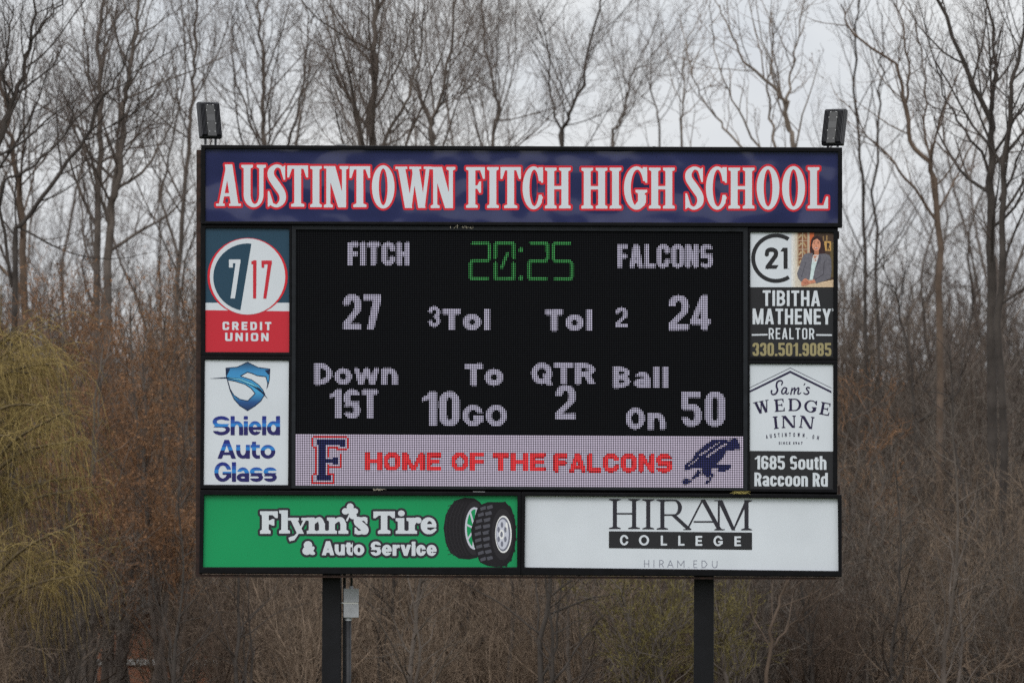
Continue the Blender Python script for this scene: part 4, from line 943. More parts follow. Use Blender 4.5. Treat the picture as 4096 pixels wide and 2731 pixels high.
# electrical box with its conduit beside a post
M_BOX = mat('grey_enamel', (0.36, 0.37, 0.39, 1), rough=0.45, noise=(14, 0.12)); M_COND = mat('dark_conduit', (0.014, 0.015, 0.018, 1), rough=0.6, noise=(12, 0.5))
base = onboard(1392, 2400, -0.34); base.z = 0
eb = empty('electrical_box', base, BOARD_YAW); tag(eb, 'small grey electrical box on a conduit beside the scoreboard post', 'electrical box')
bi = Matrix.Rotation(-BOARD_YAW, 4, 'Z')
def eloc(px, py, w=-0.34): return bi @ (onboard(px, py, w) - base)
x0, z1 = eloc(1376, 2354).x, eloc(1376, 2354).z; x1, z0 = eloc(1432, 2354).x, eloc(1376, 2467).z; zm = eloc(1376, 2411).z
b = MB(); b.box(x0, x1, 0.0, 0.12, z0, z1); bx = b.build('box_body', M_BOX, eb, bevel=0.006)
b = MB(); b.box(x0 - 0.004, x1 + 0.012, -0.014, -0.001, z0 - 0.004, zm - 0.012); b.box(x0 - 0.004, x1 + 0.012, -0.014, -0.001, zm + 0.012, z1 + 0.004); b.build('cover', M_BOX, bx, bevel=0.003)
b = MB(); b.box(x0 - 0.01, x1, -0.010, -0.002, zm - 0.010, zm + 0.010); b.build('clasp', M_ZINC, bx)
b = MB(); b.tube([(x0 - 0.01, 0.02, zm), (x0 - 0.07, 0.03, zm)], 0.014, 8); b.build('hinge_pin', M_ZINC, bx)
xc = eloc(1392.5, 2400).x
b = MB(); b.tube([(xc, 0.06, -0.3), (xc, 0.06, z0 - 0.02)], 0.043, 14); b.build('conduit', M_COND, eb, smooth=True)
b = MB(); b.tube([(xc, 0.06, z0 - 0.05), (xc, 0.06, z0 + 0.01)], 0.05, 14); b.build('conduit_collar', M_BOX, eb)
xt = eloc(1404, 2400).x; zt = eloc(1400, 2290).z
b = MB(); b.tube([(xt, 0.06, z1 - 0.01), (xt, 0.06, z1 + 0.04)], 0.03, 10); b.build('cable_gland', M_BOX, eb)
b = MB(); b.tube([(xt, 0.06, z1 + 0.02), (xt + 0.005, 0.05, z1 + 0.12), (xt - 0.01, 0.04, zt + 0.1), (xt - 0.012, 0.04, zt + 0.3)], 0.018, 8); b.build('cable', M_COND, eb, smooth=True)
xd = eloc(1375, 2400).x
b = MB(); b.box(xd - 0.02, xd + 0.02, 0.14, 0.18, -0.3, zt + 0.2); b.build('back_channel', M_COND, eb)

# dry nest tufts caught on the ledges
M_STRAW = mat('straw', (0.36, 0.30, 0.09, 1), rough=0.9)
M_STRAW2 = mat('pale_straw', (0.42, 0.38, 0.30, 1), rough=0.9)
def tuft(px, py, w, n, wid, hgt, mtl, label, seed):
    rg = random.Random(seed); base = onboard(px, py, w); b = MB()
    for k in range(n):
        x = rg.uniform(-wid, wid); y = rg.uniform(-0.03, 0.02); dx = rg.uniform(-0.12, 0.12); h = rg.uniform(0.3, 1) * hgt
        b.tube([(x, y, 0), (x + dx * 0.5, y - 0.01, h), (x + dx, y - 0.015, h * rg.uniform(-0.2, 0.9))], [0.004, 0.003, 0.0015], 4)
    o = b.build('straw_tuft', mtl); o.location = base; tag(o, label, 'straw tuft')
tuft(2960, 1975, 0.055, 26, 0.085, 0.045, M_STRAW, 'yellow green straw tuft on the ledge under the falling bird shape', 1)
tuft(1845, 914, 0.05, 9, 0.16, 0.05, M_STRAW2, 'few pale straws caught on the ledge above the green clock', 2)
tuft(1508, 1961, 0.055, 10, 0.05, 0.035, M_STRAW2, 'small pale straw wisp on the ledge above the green sign', 3)

# ================================================================== GROUND
YO = -92.0     # measured depths below are counted from 92 m behind the board's plane
def ground_z(x, y):
    y = y - YO
    s = np.clip((y - 178) / 90.0, 0, 1); return 8.5 * s * s * (3 - 2 * s) + 0.15 * np.sin(x * 0.13) * np.clip((y - 110) / 40, 0, 1)
gx = np.concatenate((np.linspace(-2500, -80, 14)[:-1], np.linspace(-80, 80, 65), np.linspace(80, 2500, 14)[1:]))
gy = np.concatenate((np.linspace(-1500, -120, 10)[:-1], np.linspace(-120, 200, 65), np.linspace(200, 3500, 14)[1:]))
GX, GY = np.meshgrid(gx, gy); GZ = ground_z(GX, GY)
me = bpy.data.meshes.new('ground'); n_ = len(gx)
me.from_pydata(np.stack((GX, GY, GZ), -1).reshape(-1, 3).tolist(), [], [(j * n_ + i, j * n_ + i + 1, (j + 1) * n_ + i + 1, (j + 1) * n_ + i) for j in range(len(gy) - 1) for i in range(n_ - 1)])
me.polygons.foreach_set('use_smooth', [True] * len(me.polygons)); me.update()
M_GR = mat('ground_cover', (0.05, 0.05, 0.03, 1), rough=0.95)
t = M_GR.node_tree; bs = t.nodes['Principled BSDF']; bs.inputs['Specular IOR Level'].default_value = 0.1
tcn = t.nodes.new('ShaderNodeTexCoord'); sp_ = t.nodes.new('ShaderNodeSeparateXYZ'); t.links.new(tcn.outputs['Object'], sp_.inputs[0])
n1 = t.nodes.new('ShaderNodeTexNoise'); n1.inputs['Scale'].default_value = 2.5; n1.inputs['Detail'].default_value = 8; t.links.new(tcn.outputs['Object'], n1.inputs['Vector'])
r1 = t.nodes.new('ShaderNodeValToRGB'); r1.color_ramp.elements[0].position = 0.35; r1.color_ramp.elements[0].color = (0.035, 0.026, 0.018, 1); r1.color_ramp.elements[1].position = 0.68; r1.color_ramp.elements[1].color = (0.13, 0.075, 0.045, 1); t.links.new(n1.outputs[0], r1.inputs[0])
r2 = t.nodes.new('ShaderNodeValToRGB'); r2.color_ramp.elements[0].position = 0.3; r2.color_ramp.elements[0].color = (0.035, 0.055, 0.02, 1); r2.color_ramp.elements[1].position = 0.7; r2.color_ramp.elements[1].color = (0.075, 0.085, 0.035, 1); t.links.new(n1.outputs[0], r2.inputs[0])
mr = t.nodes.new('ShaderNodeMapRange'); mr.inputs['From Min'].default_value = 18; mr.inputs['From Max'].default_value = 24; t.links.new(sp_.outputs['Y'], mr.inputs['Value'])
mxn = t.nodes.new('ShaderNodeMix'); mxn.data_type = 'RGBA'; t.links.new(mr.outputs[0], mxn.inputs['Factor']); t.links.new(r2.outputs[0], mxn.inputs[6]); t.links.new(r1.outputs[0], mxn.inputs[7]); t.links.new(mxn.outputs[2], bs.inputs['Base Color'])
tag(link_mesh('ground', me, M_GR), kind='structure')

# ================================================================== BARE TREES
class Tubes:
    """many tapering branches grown into ONE mesh."""
    def __init__(s): s.g = {}; s.tri = []
    def add(s, pts, rad, sides=3):
        s.g.setdefault((len(pts), sides), []).append((pts, rad))
    def mesh(s, name):
        V = []; F4 = []; base = 0
        for (n, k), lst in s.g.items():
            p = np.array([a for a, _ in lst], float); r = np.array([b for _, b in lst], float)      # (m,n,3), (m,n)
            t = np.empty_like(p); t[:, 1:-1] = p[:, 2:] - p[:, :-2]; t[:, 0] = p[:, 1] - p[:, 0]; t[:, -1] = p[:, -1] - p[:, -2]
            t /= np.linalg.norm(t, axis=2, keepdims=True) + 1e-9
            u = np.cross(t, np.array((0.83, 0.54, 0.11))); u /= np.linalg.norm(u, axis=2, keepdims=True) + 1e-9; w = np.cross(t, u)
            an = np.arange(k) * 2 * math.pi / k
            v = p[:, :, None] + r[:, :, None, None] * (np.cos(an)[:, None] * u[:, :, None] + np.sin(an)[:, None] * w[:, :, None])
            m = len(lst); V.append(v.reshape(-1, 3))
            idx = base + np.arange(m * n * k).reshape(m, n, k); nx = np.roll(idx, -1, 2)
            F4.append(np.stack((idx[:, :-1], nx[:, :-1], nx[:, 1:], idx[:, 1:]), -1).reshape(-1, 4)); base += m * n * k
        V = np.concatenate(V); F = np.concatenate(F4)
        extra = np.array(s.tri, float).reshape(-1, 3) if s.tri else np.zeros((0, 3))
        nq, nt_ = len(F), len(extra) // 3
        me = bpy.data.meshes.new(name); me.vertices.add(len(V) + len(extra)); me.vertices.foreach_set('co', np.concatenate((V, extra)).ravel())
        me.loops.add(nq * 4 + nt_ * 3); me.loops.foreach_set('vertex_index', np.concatenate((F.ravel(), len(V) + np.arange(nt_ * 3))).astype(np.int32))
        me.polygons.add(nq + nt_); me.polygons.foreach_set('loop_start', np.concatenate((np.arange(nq) * 4, nq * 4 + np.arange(nt_) * 3)).astype(np.int32))
        me.polygons.foreach_set('use_smooth', np.ones(nq + nt_, bool)); me.update(calc_edges=True); me.validate()
        return me

def norm(v):
    l = math.sqrt(v[0] ** 2 + v[1] ** 2 + v[2] ** 2) + 1e-9; return (v[0] / l, v[1] / l, v[2] / l)

class Grower:
    def __init__(s, seed, up=0.10, wig=0.12, ang=(28, 52), dens=(0, 2.0, 3.0, 4.0), twig=0.0048, maxlvl=4, ratio=(0.34, 0.62), flat=1.0, bud=0, budsize=0.03):
        s.r = random.Random(seed); s.up, s.wig, s.ang, s.dens, s.twig, s.maxlvl, s.ratio, s.flat = up, wig, ang, dens, twig, maxlvl, ratio, flat
        s.trunk = Tubes(); s.crown = Tubes(); s.bud, s.budsize = bud, budsize; s.buds = []
    def side(s, d, deg):
        r = s.r; a = (r.gauss(0, 1), r.gauss(0, 1), r.gauss(0, 1)); k = a[0] * d[0] + a[1] * d[1] + a[2] * d[2]
        q = norm((a[0] - k * d[0], a[1] - k * d[1], a[2] - k * d[2])); c, n = math.cos(math.radians(deg)), math.sin(math.radians(deg))
        return norm((c * d[0] + n * q[0], c * d[1] + n * q[1], c * d[2] + n * q[2]))
    def branch(s, p, d, Ln, r0, lvl):
        r = s.r; n = (9, 8, 6, 5, 3)[min(lvl, 4)]; st = Ln / (n - 1); pts = [p]; ds = [d]
        for i in range(n - 1):
            w = s.wig * (1 if lvl < 3 else 1.4)
            d = norm((d[0] + r.gauss(0, w), d[1] + r.gauss(0, w), d[2] + r.gauss(0, w) + s.up))
            p = (p[0] + d[0] * st, p[1] + d[1] * st, p[2] + d[2] * st); pts.append(p); ds.append(d)
        r1 = max(s.twig * 0.6, r0 * 0.25); rad = [r0 + (r1 - r0) * i / (n - 1) for i in range(n)]
        (s.trunk if lvl <= 1 else s.crown).add(pts, rad, 6 if lvl <= 1 else 4 if lvl == 2 else 3)
        s.kids(pts, ds, rad, Ln, lvl)
    def kids(s, pts, ds, rad, Ln, lvl, t0=0.16):
        r = s.r; n = len(pts)
        if lvl >= s.maxlvl:
            if s.bud and r.random() < s.bud: s.buds.append(pts[-1])
            return
        cnt = max(2, int(Ln * s.dens[lvl] + r.random())) if lvl < 3 else max(1, int(Ln * s.dens[3] + r.random()))
        for k in range(cnt):
            t = t0 + (1 - t0) * (k + r.random()) / cnt; f = t * (n - 1); i = min(int(f), n - 2); f -= i
            q = tuple(pts[i][j] + f * (pts[i + 1][j] - pts[i][j]) for j in range(3))
            L2 = Ln * r.uniform(*s.ratio) * (1.15 - 0.55 * t)
            if lvl >= 2: L2 = max(0.22, L2)
            s.branch(q, s.side(ds[i], r.uniform(*s.ang)), L2, max(s.twig, rad[i] * r.uniform(0.42, 0.66)), lvl + 1)
    def axis(s, pts, r0, r1, limb=0.32, t0=0.2, nl=14, spread=1.0):
        """a main stem along given points, with limbs."""
        q = [np.array(p, float) for p in smooth_path(pts, 4)]; n = len(q); L_ = sum(np.linalg.norm(q[i + 1] - q[i]) for i in range(n - 1))
        wob = [(s.r.gauss(0, 0.03), s.r.gauss(0, 0.03)) for _ in q]
        q = [tuple((q[i] + np.array((wob[i][0], wob[i][1], 0))).tolist()) for i in range(n)]
        rad = [r0 + (r1 - r0) * (i / (n - 1)) ** 0.8 for i in range(n)]
        s.trunk.add(q, rad, 9)
        for k in range(nl):
            t = t0 + (1 - t0) * (k + s.r.random()) / nl; f = t * (n - 1); i = min(int(f), n - 2); f -= i
            p = tuple(q[i][j] + f * (q[i + 1][j] - q[i][j]) for j in range(3)); d = norm([q[i + 1][j] - q[i][j] for j in range(3)])
            Ll = max(1.0, L_ * limb * (1.15 - 0.75 * t) * s.r.uniform(0.7, 1.2)); rr = rad[i] * s.r.uniform(0.32, 0.55)
            s.branch(p, s.side(d, s.r.uniform(s.ang[0], s.ang[1] + 6) * spread), Ll, max(0.012, rr), 1)
    def budmesh(s):
        r = s.r; z = s.budsize
        for p in s.buds:
            for _ in range(6):
                c = [p[j] + r.gauss(0, z * 2.2) for j in range(3)]
                for _ in range(3): s.crown.tri.append([c[j] + r.gauss(0, z) for j in range(3)])

def bark(name, c, a=0.35): return mat(name, c, rough=0.9, spec=0.15, noise=(3.0, a))
B_DARK = bark('dark_bark', (0.062, 0.053, 0.047, 1)); B_MID = bark('grey_brown_bark', (0.12, 0.10, 0.086, 1)); B_PALE = bark('pale_bark', (0.20, 0.165, 0.135, 1)); B_BRN = bark('brown_bark', (0.125, 0.092, 0.070, 1))
W_DARK = bark('dark_twigs', (0.085, 0.068, 0.060, 1), 0.25); W_MID = bark('grey_brown_twigs', (0.14, 0.112, 0.096, 1), 0.3); W_PALE = bark('pale_twigs', (0.20, 0.155, 0.13, 1), 0.25)
W_RED = bark('rusty_bud_twigs', (0.225, 0.122, 0.064, 1), 0.45); W_TAN = bark('tan_twigs', (0.20, 0.15, 0.11, 1), 0.5); W_OLIVE = bark('olive_twigs', (0.15, 0.125, 0.045, 1), 0.4); W_GREY = bark('grey_twigs', (0.125, 0.105, 0.088, 1), 0.5); W_BRUSH = bark('brush_twigs', (0.092, 0.067, 0.051, 1), 0.5); W_FAR = bark('far_twigs', (0.10, 0.082, 0.070, 1), 0.3)
W_WIL = bark('willow_strands', (0.275, 0.205, 0.08, 1), 0.5); B_WIL = bark('willow_bark', (0.13, 0.10, 0.06, 1))

def finish(g, name, loc, bm, wm, label, cat='tree', group=None):
    root = empty(name, loc); tag(root, label, cat, group)
    g.budmesh()
    link_mesh('trunk', g.trunk.mesh('trunk'), bm, root)
    if g.crown.g: link_mesh('crown', g.crown.mesh('crown'), wm, root)
    return root

def hero(seed, y, axes, bm, wm, label, **kw):
    """a tree whose stems follow measured lines; axes = list of (photo points, radius low, radius high, limbs, limb length)."""
    y += YO; ak = kw.pop('ak', {}); g = Grower(seed, **kw)
    p0 = T(axes[0][0][0][0], axes[0][0][0][1], y); gz = float(ground_z(p0[0], p0[1])); base = np.array((p0[0], p0[1], gz))
    rg = random.Random(seed)
    for i, (pp, r0, r1, nl, limb) in enumerate(axes):
        r0, r1 = r0 * TK, r1 * TK; nl = int(nl * 1.15)
        pts = []; dy = 0.0
        for j, (px, py) in enumerate(pp):
            if j and i: dy += rg.uniform(-0.3, 0.3)
            pts.append(tuple(T(px, py, y + dy) - base))
        if i == 0: pts[0] = (pts[0][0], 0.0, -0.1)
        g.axis(pts, r0, r1, limb=limb, nl=nl, **({'t0': 0.22} if i == 0 else {'t0': 0.1}), **ak)
    return finish(g, 'bare_tree', tuple(base), bm, wm, label)

TK = 0.43
DN = dict(dens=(0, 2.7, 4.8, 8.0), ang=(26, 54), up=0.11, wig=0.105, twig=0.0027)
H = lambda *a, **k: hero(*a, **{**DN, **k})
B = 2780   # a photo row below the frame, where the stems meet the ground
H(1, 128, [([(-230, B), (-190, 1500), (-90, 760), (0, 548), (36, 440), (83, 310), (119, 160), (150, -60)], 0.29, 0.045, 12, .26), ([(100, 230), (170, 95), (238, 18), (300, -70)], 0.075, 0.03, 7, .4), ([(36, 440), (20, 330), (28, 180), (60, 20)], 0.06, 0.03, 7, .35)], B_DARK, W_DARK, 'dark leaning tree whose thick trunk enters from the left edge above the willow', up=0.12)
H(2, 140, [([(112, B), (108, 1500), (88, 893), (62, 640), (44, 520), (18, 390), (-20, 250)], 0.24, 0.05, 16, .25)], B_BRN, W_MID, 'brown trunked tree directly behind the top of the yellow willow')
H(3, 132, [([(35, B), (45, 1500), (70, 960), (90, 893), (250, 690), (357, 518), (400, 420), (480, 280), (540, 120)], 0.17, 0.035, 15, .22), ([(52, 1150), (0, 760), (100, 690), (238, 565), (357, 417), (518, 315), (643, 226), (760, 165)], 0.085, 0.02, 11, .22), ([(339, 560), (400, 530), (494, 476), (575, 433)], 0.05, 0.018, 5, .5)], B_DARK, W_DARK, 'tree with two long dark limbs slanting up across the sky left of the heading', up=0.07)
H(4, 138, [([(372, B), (380, 1700), (386, 900), (404, 600), (399, 400), (394, 200), (408, 0), (415, -120)], 0.22, 0.06, 20, .24)], B_MID, W_MID, 'straight tall tree, second trunk left of the scoreboard')
H(5, 136, [([(425, B), (432, 1700), (440, 893), (464, 756), (490, 464), (512, 327), (542, 119), (560, -60)], 0.26, 0.06, 18, .24), ([(462, 760), (570, 690), (643, 583), (690, 480), (715, 350)], 0.085, 0.025, 8, .3)], B_MID, W_MID, 'stout grey tree just behind the crossing limbs, forked beside a straight neighbour')
H(6, 146, [([(640, B), (690, 1700), (720, 1000), (748, 600), (768, 400), (778, 250), (781, 100), (785, -50)], 0.16, 0.05, 18, .25), ([(715, 1020), (655, 800), (690, 560), (735, 300), (742, 60)], 0.08, 0.03, 9, .26)], B_MID, W_MID, 'slim tree rising behind the floodlight over the first letter')
H(7, 148, [([(1075, B), (1068, 1500), (1058, 700), (1055, 560), (1052, 400), (1058, 260), (1040, 100), (1030, -40)], 0.19, 0.05, 18, .25), ([(1060, 750), (1150, 575), (1200, 400), (1225, 200), (1230, 20)], 0.10, 0.03, 12, .3), ([(1058, 640), (980, 430), (930, 250), (925, 60)], 0.07, 0.03, 9, .3)], B_MID, W_MID, 'upright tree rising above the letters S and T of the heading')
H(8, 134, [([(1470, B), (1475, 1400), (1478, 900), (1484, 560), (1493, 380), (1500, 200), (1502, 0), (1500, -80)], 0.25, 0.09, 20, .27), ([(1476, 760), (1450, 580), (1412, 430), (1350, 260), (1310, 60)], 0.11, 0.035, 11, .3), ([(1480, 690), (1560, 520), (1640, 380), (1690, 180), (1700, 20)], 0.10, 0.03, 12, .3)], B_MID, W_MID, 'broad dark tree with the thickest trunk above the middle of the first word')
H(9, 140, [([(1750, B), (1745, 1400), (1738, 620), (1728, 494), (1757, 415), (1800, 200), (1830, -20)], 0.17, 0.05, 18, .28), ([(1735, 560), (1690, 400), (1660, 230), (1650, 50)], 0.08, 0.03, 10, .3)], B_MID, W_MID, 'bushy crowned tree above the gap after the first word')
H(10, 152, [([(1965, B), (1972, 1400), (1972, 620), (1985, 430), (1945, 200), (1930, -40)], 0.14, 0.045, 18, .26)], B_MID, W_MID, 'thin pale grey tree with a bowed stem above the second word')
H(11, 150, [([(2225, B), (2235, 1400), (2240, 620), (2262, 497), (2302, 417), (2342, 250), (2390, 40), (2400, -30)], 0.15, 0.04, 13, .24), ([(2250, 560), (2200, 380), (2190, 200), (2150, 40)], 0.07, 0.025, 8, .3)], B_DARK, W_MID, 'dark stemmed tree leaning over the letter C of the second word')
H(12, 156, [([(2450, B), (2445, 1400), (2440, 620), (2470, 502), (2500, 423), (2520, 330), (2585, 170)], 0.13, 0.025, 13, .24)], B_MID, W_MID, 'short crowned tree ending in open sky above the third word')
SP = dict(dens=(0, 1.3, 1.9, 2.4), bud=0.5, budsize=0.012, twig=0.0055)
H(13, 158, [([(2625, B), (2628, 1500), (2634, 600), (2620, 440), (2605, 300), (2600, 170)], 0.10, 0.02, 10, .2)], B_MID, W_MID, 'small sparse tree alone in the sky gap above the word gap before school', **SP)
H(14, 150, [([(2725, B), (2727, 1500), (2728, 600), (2728, 440), (2735, 280), (2742, 150)], 0.10, 0.018, 10, .2)], B_PALE, W_PALE, 'slim pole like pale tree with few budded twigs left of the open pale crown', **SP)
H(15, 145, [([(3180, B), (3178, 1400), (3172, 640), (3151, 504), (3142, 410), (3065, 323), (2985, 250), (2930, 150), (2870, 20)], 0.18, 0.03, 10, .2), ([(3144, 420), (3163, 297), (3192, 178), (3222, -10)], 0.075, 0.025, 8, .3), ([(3175, 800), (3104, 588), (3086, 475), (3065, 323), (3092, 210), (3080, 40)], 0.09, 0.025, 8, .26), ([(3172, 780), (2967, 585), (2880, 490), (2815, 400), (2770, 300), (2750, 180)], 0.08, 0.02, 8, .26), ([(3172, 760), (3030, 590), (2950, 440), (2880, 280), (2840, 100)], 0.08, 0.02, 8, .26)], B_PALE, W_PALE, 'pale tan tree with a wide open budded crown left of the second floodlight', **SP)
SR = dict(dens=(0, 1.7, 2.5, 3.4))
H(16, 150, [([(3470, B), (3465, 1500), (3454, 890), (3436, 564), (3418, 297), (3424, 90), (3440, -40)], 0.12, 0.035, 15, .22)], B_DARK, W_MID, 'slender dark stemmed tree right beside the far end of the heading', **SR)
H(17, 154, [([(3525, B), (3515, 1500), (3501, 770), (3519, 415), (3530, 250), (3520, 60)], 0.11, 0.03, 14, .22)], B_DARK, W_MID, 'thin upright tree, second stem right of the scoreboard', **SR)
H(18, 138, [([(3770, B), (3762, 1500), (3750, 890), (3721, 683), (3650, 564), (3614, 386), (3578, 255), (3412, 137), (3370, 20)], 0.20, 0.035, 13, .2), ([(3755, 900), (3620, 712), (3540, 610), (3460, 534), (3400, 420)], 0.08, 0.02, 8, .25), ([(3620, 420), (3640, 250), (3600, 60), (3560, -40)], 0.07, 0.025, 8, .3), ([(3740, 800), (3700, 480), (3690, 260), (3640, 40)], 0.07, 0.025, 9, .26)], B_BRN, W_PALE, 'light brown tree bending left toward the second floodlight', **SR)
H(19, 130, [([(3975, B), (3968, 1500), (3964, 890), (3964, 623), (3955, 475), (3881, 309), (3756, 0), (3720, -90)], 0.27, 0.055, 15, .22), ([(3962, 500), (3978, 300), (3990, 220), (3946, 0), (3930, -60)], 0.11, 0.04, 10, .26), ([(3964, 700), (3860, 520), (3780, 380), (3735, 240)], 0.08, 0.025, 8, .28)], B_DARK, W_MID, 'big dark forked tree near the right edge, its limbs spreading in a V')
H(20, 128, [([(4010, B), (4006, 1500), (4006, 890), (4035, 475), (4053, 297), (4100, 120), (4130, -50)], 0.20, 0.05, 15, .24), ([(4010, 800), (4070, 640), (4120, 500)], 0.07, 0.03, 6, .4)], B_DARK, W_DARK, 'dark tree crowding the big forked tree and leaning out at the right edge')
H(21, 142, [([(3670, B), (3662, 1950), (3650, 1560), (3600, 1270), (3560, 1120), (3470, 960)], 0.10, 0.02, 12, .3), ([(3655, 1700), (3830, 1560), (3862, 1350), (3900, 1180)], 0.07, 0.02, 9, .3)], B_DARK, W_MID, 'low crooked dark tree forking amid the brush right of the inn sign', **SR)

H(22, 117, [([(3050, B), (3075, 2620), (3105, 2450), (3135, 2330), (3170, 2150), (3240, 1960)], 0.10, 0.015, 9, .3), ([(3080, 2600), (3160, 2500), (3260, 2400), (3330, 2250)], 0.05, 0.012, 6, .35)], B_BRN, W_GREY, 'grey young tree leaning in the brush right of the second post', **SR)
H(23, 121, [([(2035, B), (2046, 2560), (2054, 2300), (2060, 2050)], 0.14, 0.03, 6, .3), ([(2045, 2600), (2190, 2450), (2330, 2385), (2480, 2310)], 0.06, 0.014, 7, .3)], B_DARK, W_BRUSH, 'dark low tree between the posts with a long limb slanting up', **SR)
# ---- filler trees at the back, copies of a few grown ones
def copy_tree(src, loc, rz, sc, label, group):
    r = src.copy(); COL.objects.link(r); r.location = loc; r.rotation_euler = (0, 0, rz); r.scale = (sc, sc, sc); r['label'] = label; r['group'] = group
    for ch in src.children:
        k = ch.copy(); COL.objects.link(k); k.parent = r
    return r
FILL_LABEL = 'slender grey bare tree in the dense row at the back'; FILL_GROUP = 'slender bare trees in the back row'
protos = []
for k in range(5):
    g = Grower(100 + k, up=0.13, ang=(27, 56), dens=(0, 2.2, 3.6, 5.6), twig=0.0034); rg = random.Random(k)
    hgt = (15.5, 14, 17, 13, 16)[k]
    pts = [(0, 0, -0.2)] + [(rg.gauss(0, 0.18) * q, rg.gauss(0, 0.18) * q, hgt * q / 5) for q in range(1, 6)]
    g.axis(pts, 0.09, 0.015, limb=.26, nl=26, t0=0.10)
    if k % 2: g.axis([pts[1], (pts[1][0] + 0.7, pts[1][1], 5.5), (pts[1][0] + 1.1, pts[1][1] + 0.5, 9), (pts[1][0] + 1.4, 0.4, hgt * 0.85)], 0.09, 0.02, limb=.25, nl=12, t0=0.15)
    protos.append(g)
roots = []
rg = random.Random(77)
# (photo column, depth, scale)
spots = [(40, 168, .92), (170, 158, 1.0), (290, 172, 1.05), (480, 164, .95), (600, 158, .9), (690, 176, .95), (860, 160, .93), (930, 178, 1.0), (1010, 166, .95), (1140, 158, .95), (1250, 170, 1.05), (1330, 160, 1.0), (1420, 176, 1.06), (1570, 160, 1.02),
         (1640, 172, 1.05), (1720, 164, 1.0), (1830, 158, .96), (1890, 174, 1.0), (2050, 164, .92), (2110, 178, .95), (2190, 160, .8), (2330, 168, .8), (2400, 180, .78), (2560, 172, .62), (2850, 176, .6), (3020, 168, .66), (3290, 166, .72), (3400, 178, .8), (3560, 162, .82), (3610, 176, .85), (3700, 168, .8), (3800, 158, .86), (3850, 178, .95), (3930, 166, .98), (4040, 172, 1.0), (4080, 156, .9)]
for i, (px, y, sc) in enumerate(spots):
    y += YO
    p = T(px, B, y); loc = (p[0], y, float(ground_z(p[0], y))); k = i % 5; sc = sc * rg.uniform(.95, 1.04); rz = rg.uniform(0, 6.28)
    if i < 5:
        r = finish(protos[k], 'bare_tree', loc, B_MID, W_MID, FILL_LABEL, 'tree', FILL_GROUP); r.rotation_euler = (0, 0, rz); r.scale = (sc,) * 3; roots.append(r)
    else: copy_tree(roots[k], loc, rz, sc, FILL_LABEL, FILL_GROUP)

# ---- rusty budded saplings left of the board
def sapling(seed, px, y, hpy, wm, label, nst=5, spread=90, bud=0.9, bs=0.035, **kw):
    y += YO
    g = Grower(seed, **{**dict(up=0.10, dens=(0, 2.6, 3.2, 4.0), bud=bud, budsize=bs), **kw}); p = T(px, B, y); base = np.array((p[0], y, float(ground_z(p[0], y)))); rg = random.Random(seed)
    for k in range(nst):
        tx = px + rg.uniform(-spread, spread); ty = hpy + rg.uniform(0, 160)
        q = T(tx, ty, y) - base; q[1] += rg.uniform(-1, 1); b0 = np.array((rg.uniform(-.25, .25), rg.uniform(-.2, .2), -0.1))
        g.axis([b0, b0 * 0.5 + q * 0.35 + np.array((rg.gauss(0, .15), 0, 0)), q * 0.7 + np.array((rg.gauss(0, .15), 0, 0)), q], rg.uniform(0.045, 0.075), 0.012, limb=.27, nl=13, t0=0.18)
    return finish(g, 'budding_tree', tuple(base), B_MID, wm, label)
RD = dict(dens=(0, 3.2, 3.8, 5.0), bs=0.018)
sapling(31, 330, 126, 1220, W_RED, 'rusty orange budding tree between the yellow willow and the two shiny signs', spread=130, nst=6, **RD)
sapling(32, 640, 128, 1180, W_RED, 'rusty orange budding tree touching the left side of the shield sign', spread=140, nst=6, **RD)
sapling(33, 490, 133, 1300, W_RED, 'dim rusty budding tree set back between two brighter rusty trees', spread=130, nst=6, **RD)
sapling(37, 150, 134, 1170, W_RED, 'rusty budding tree rising straight behind the yellow willow top', spread=140, nst=5, **RD)
sapling(38, 730, 137, 1330, W_RED, 'dull rusty budding tree half hidden by the edge of the two stacked signs', spread=90, nst=4, **RD)
sapling(34, 3480, 130, 1640, W_RED, 'low reddish budding tree right of the inn sign', nst=4, spread=90, bud=0.6, bs=0.014)
sapling(35, 2560, 116, 2330, W_OLIVE, 'olive green budding bush tree left of the second support post', nst=8, spread=210, bs=0.014)
sapling(36, 2960, 117, 2400, W_OLIVE, 'olive green budding bush tree right of the second support post', nst=4, spread=120, bs=0.014)

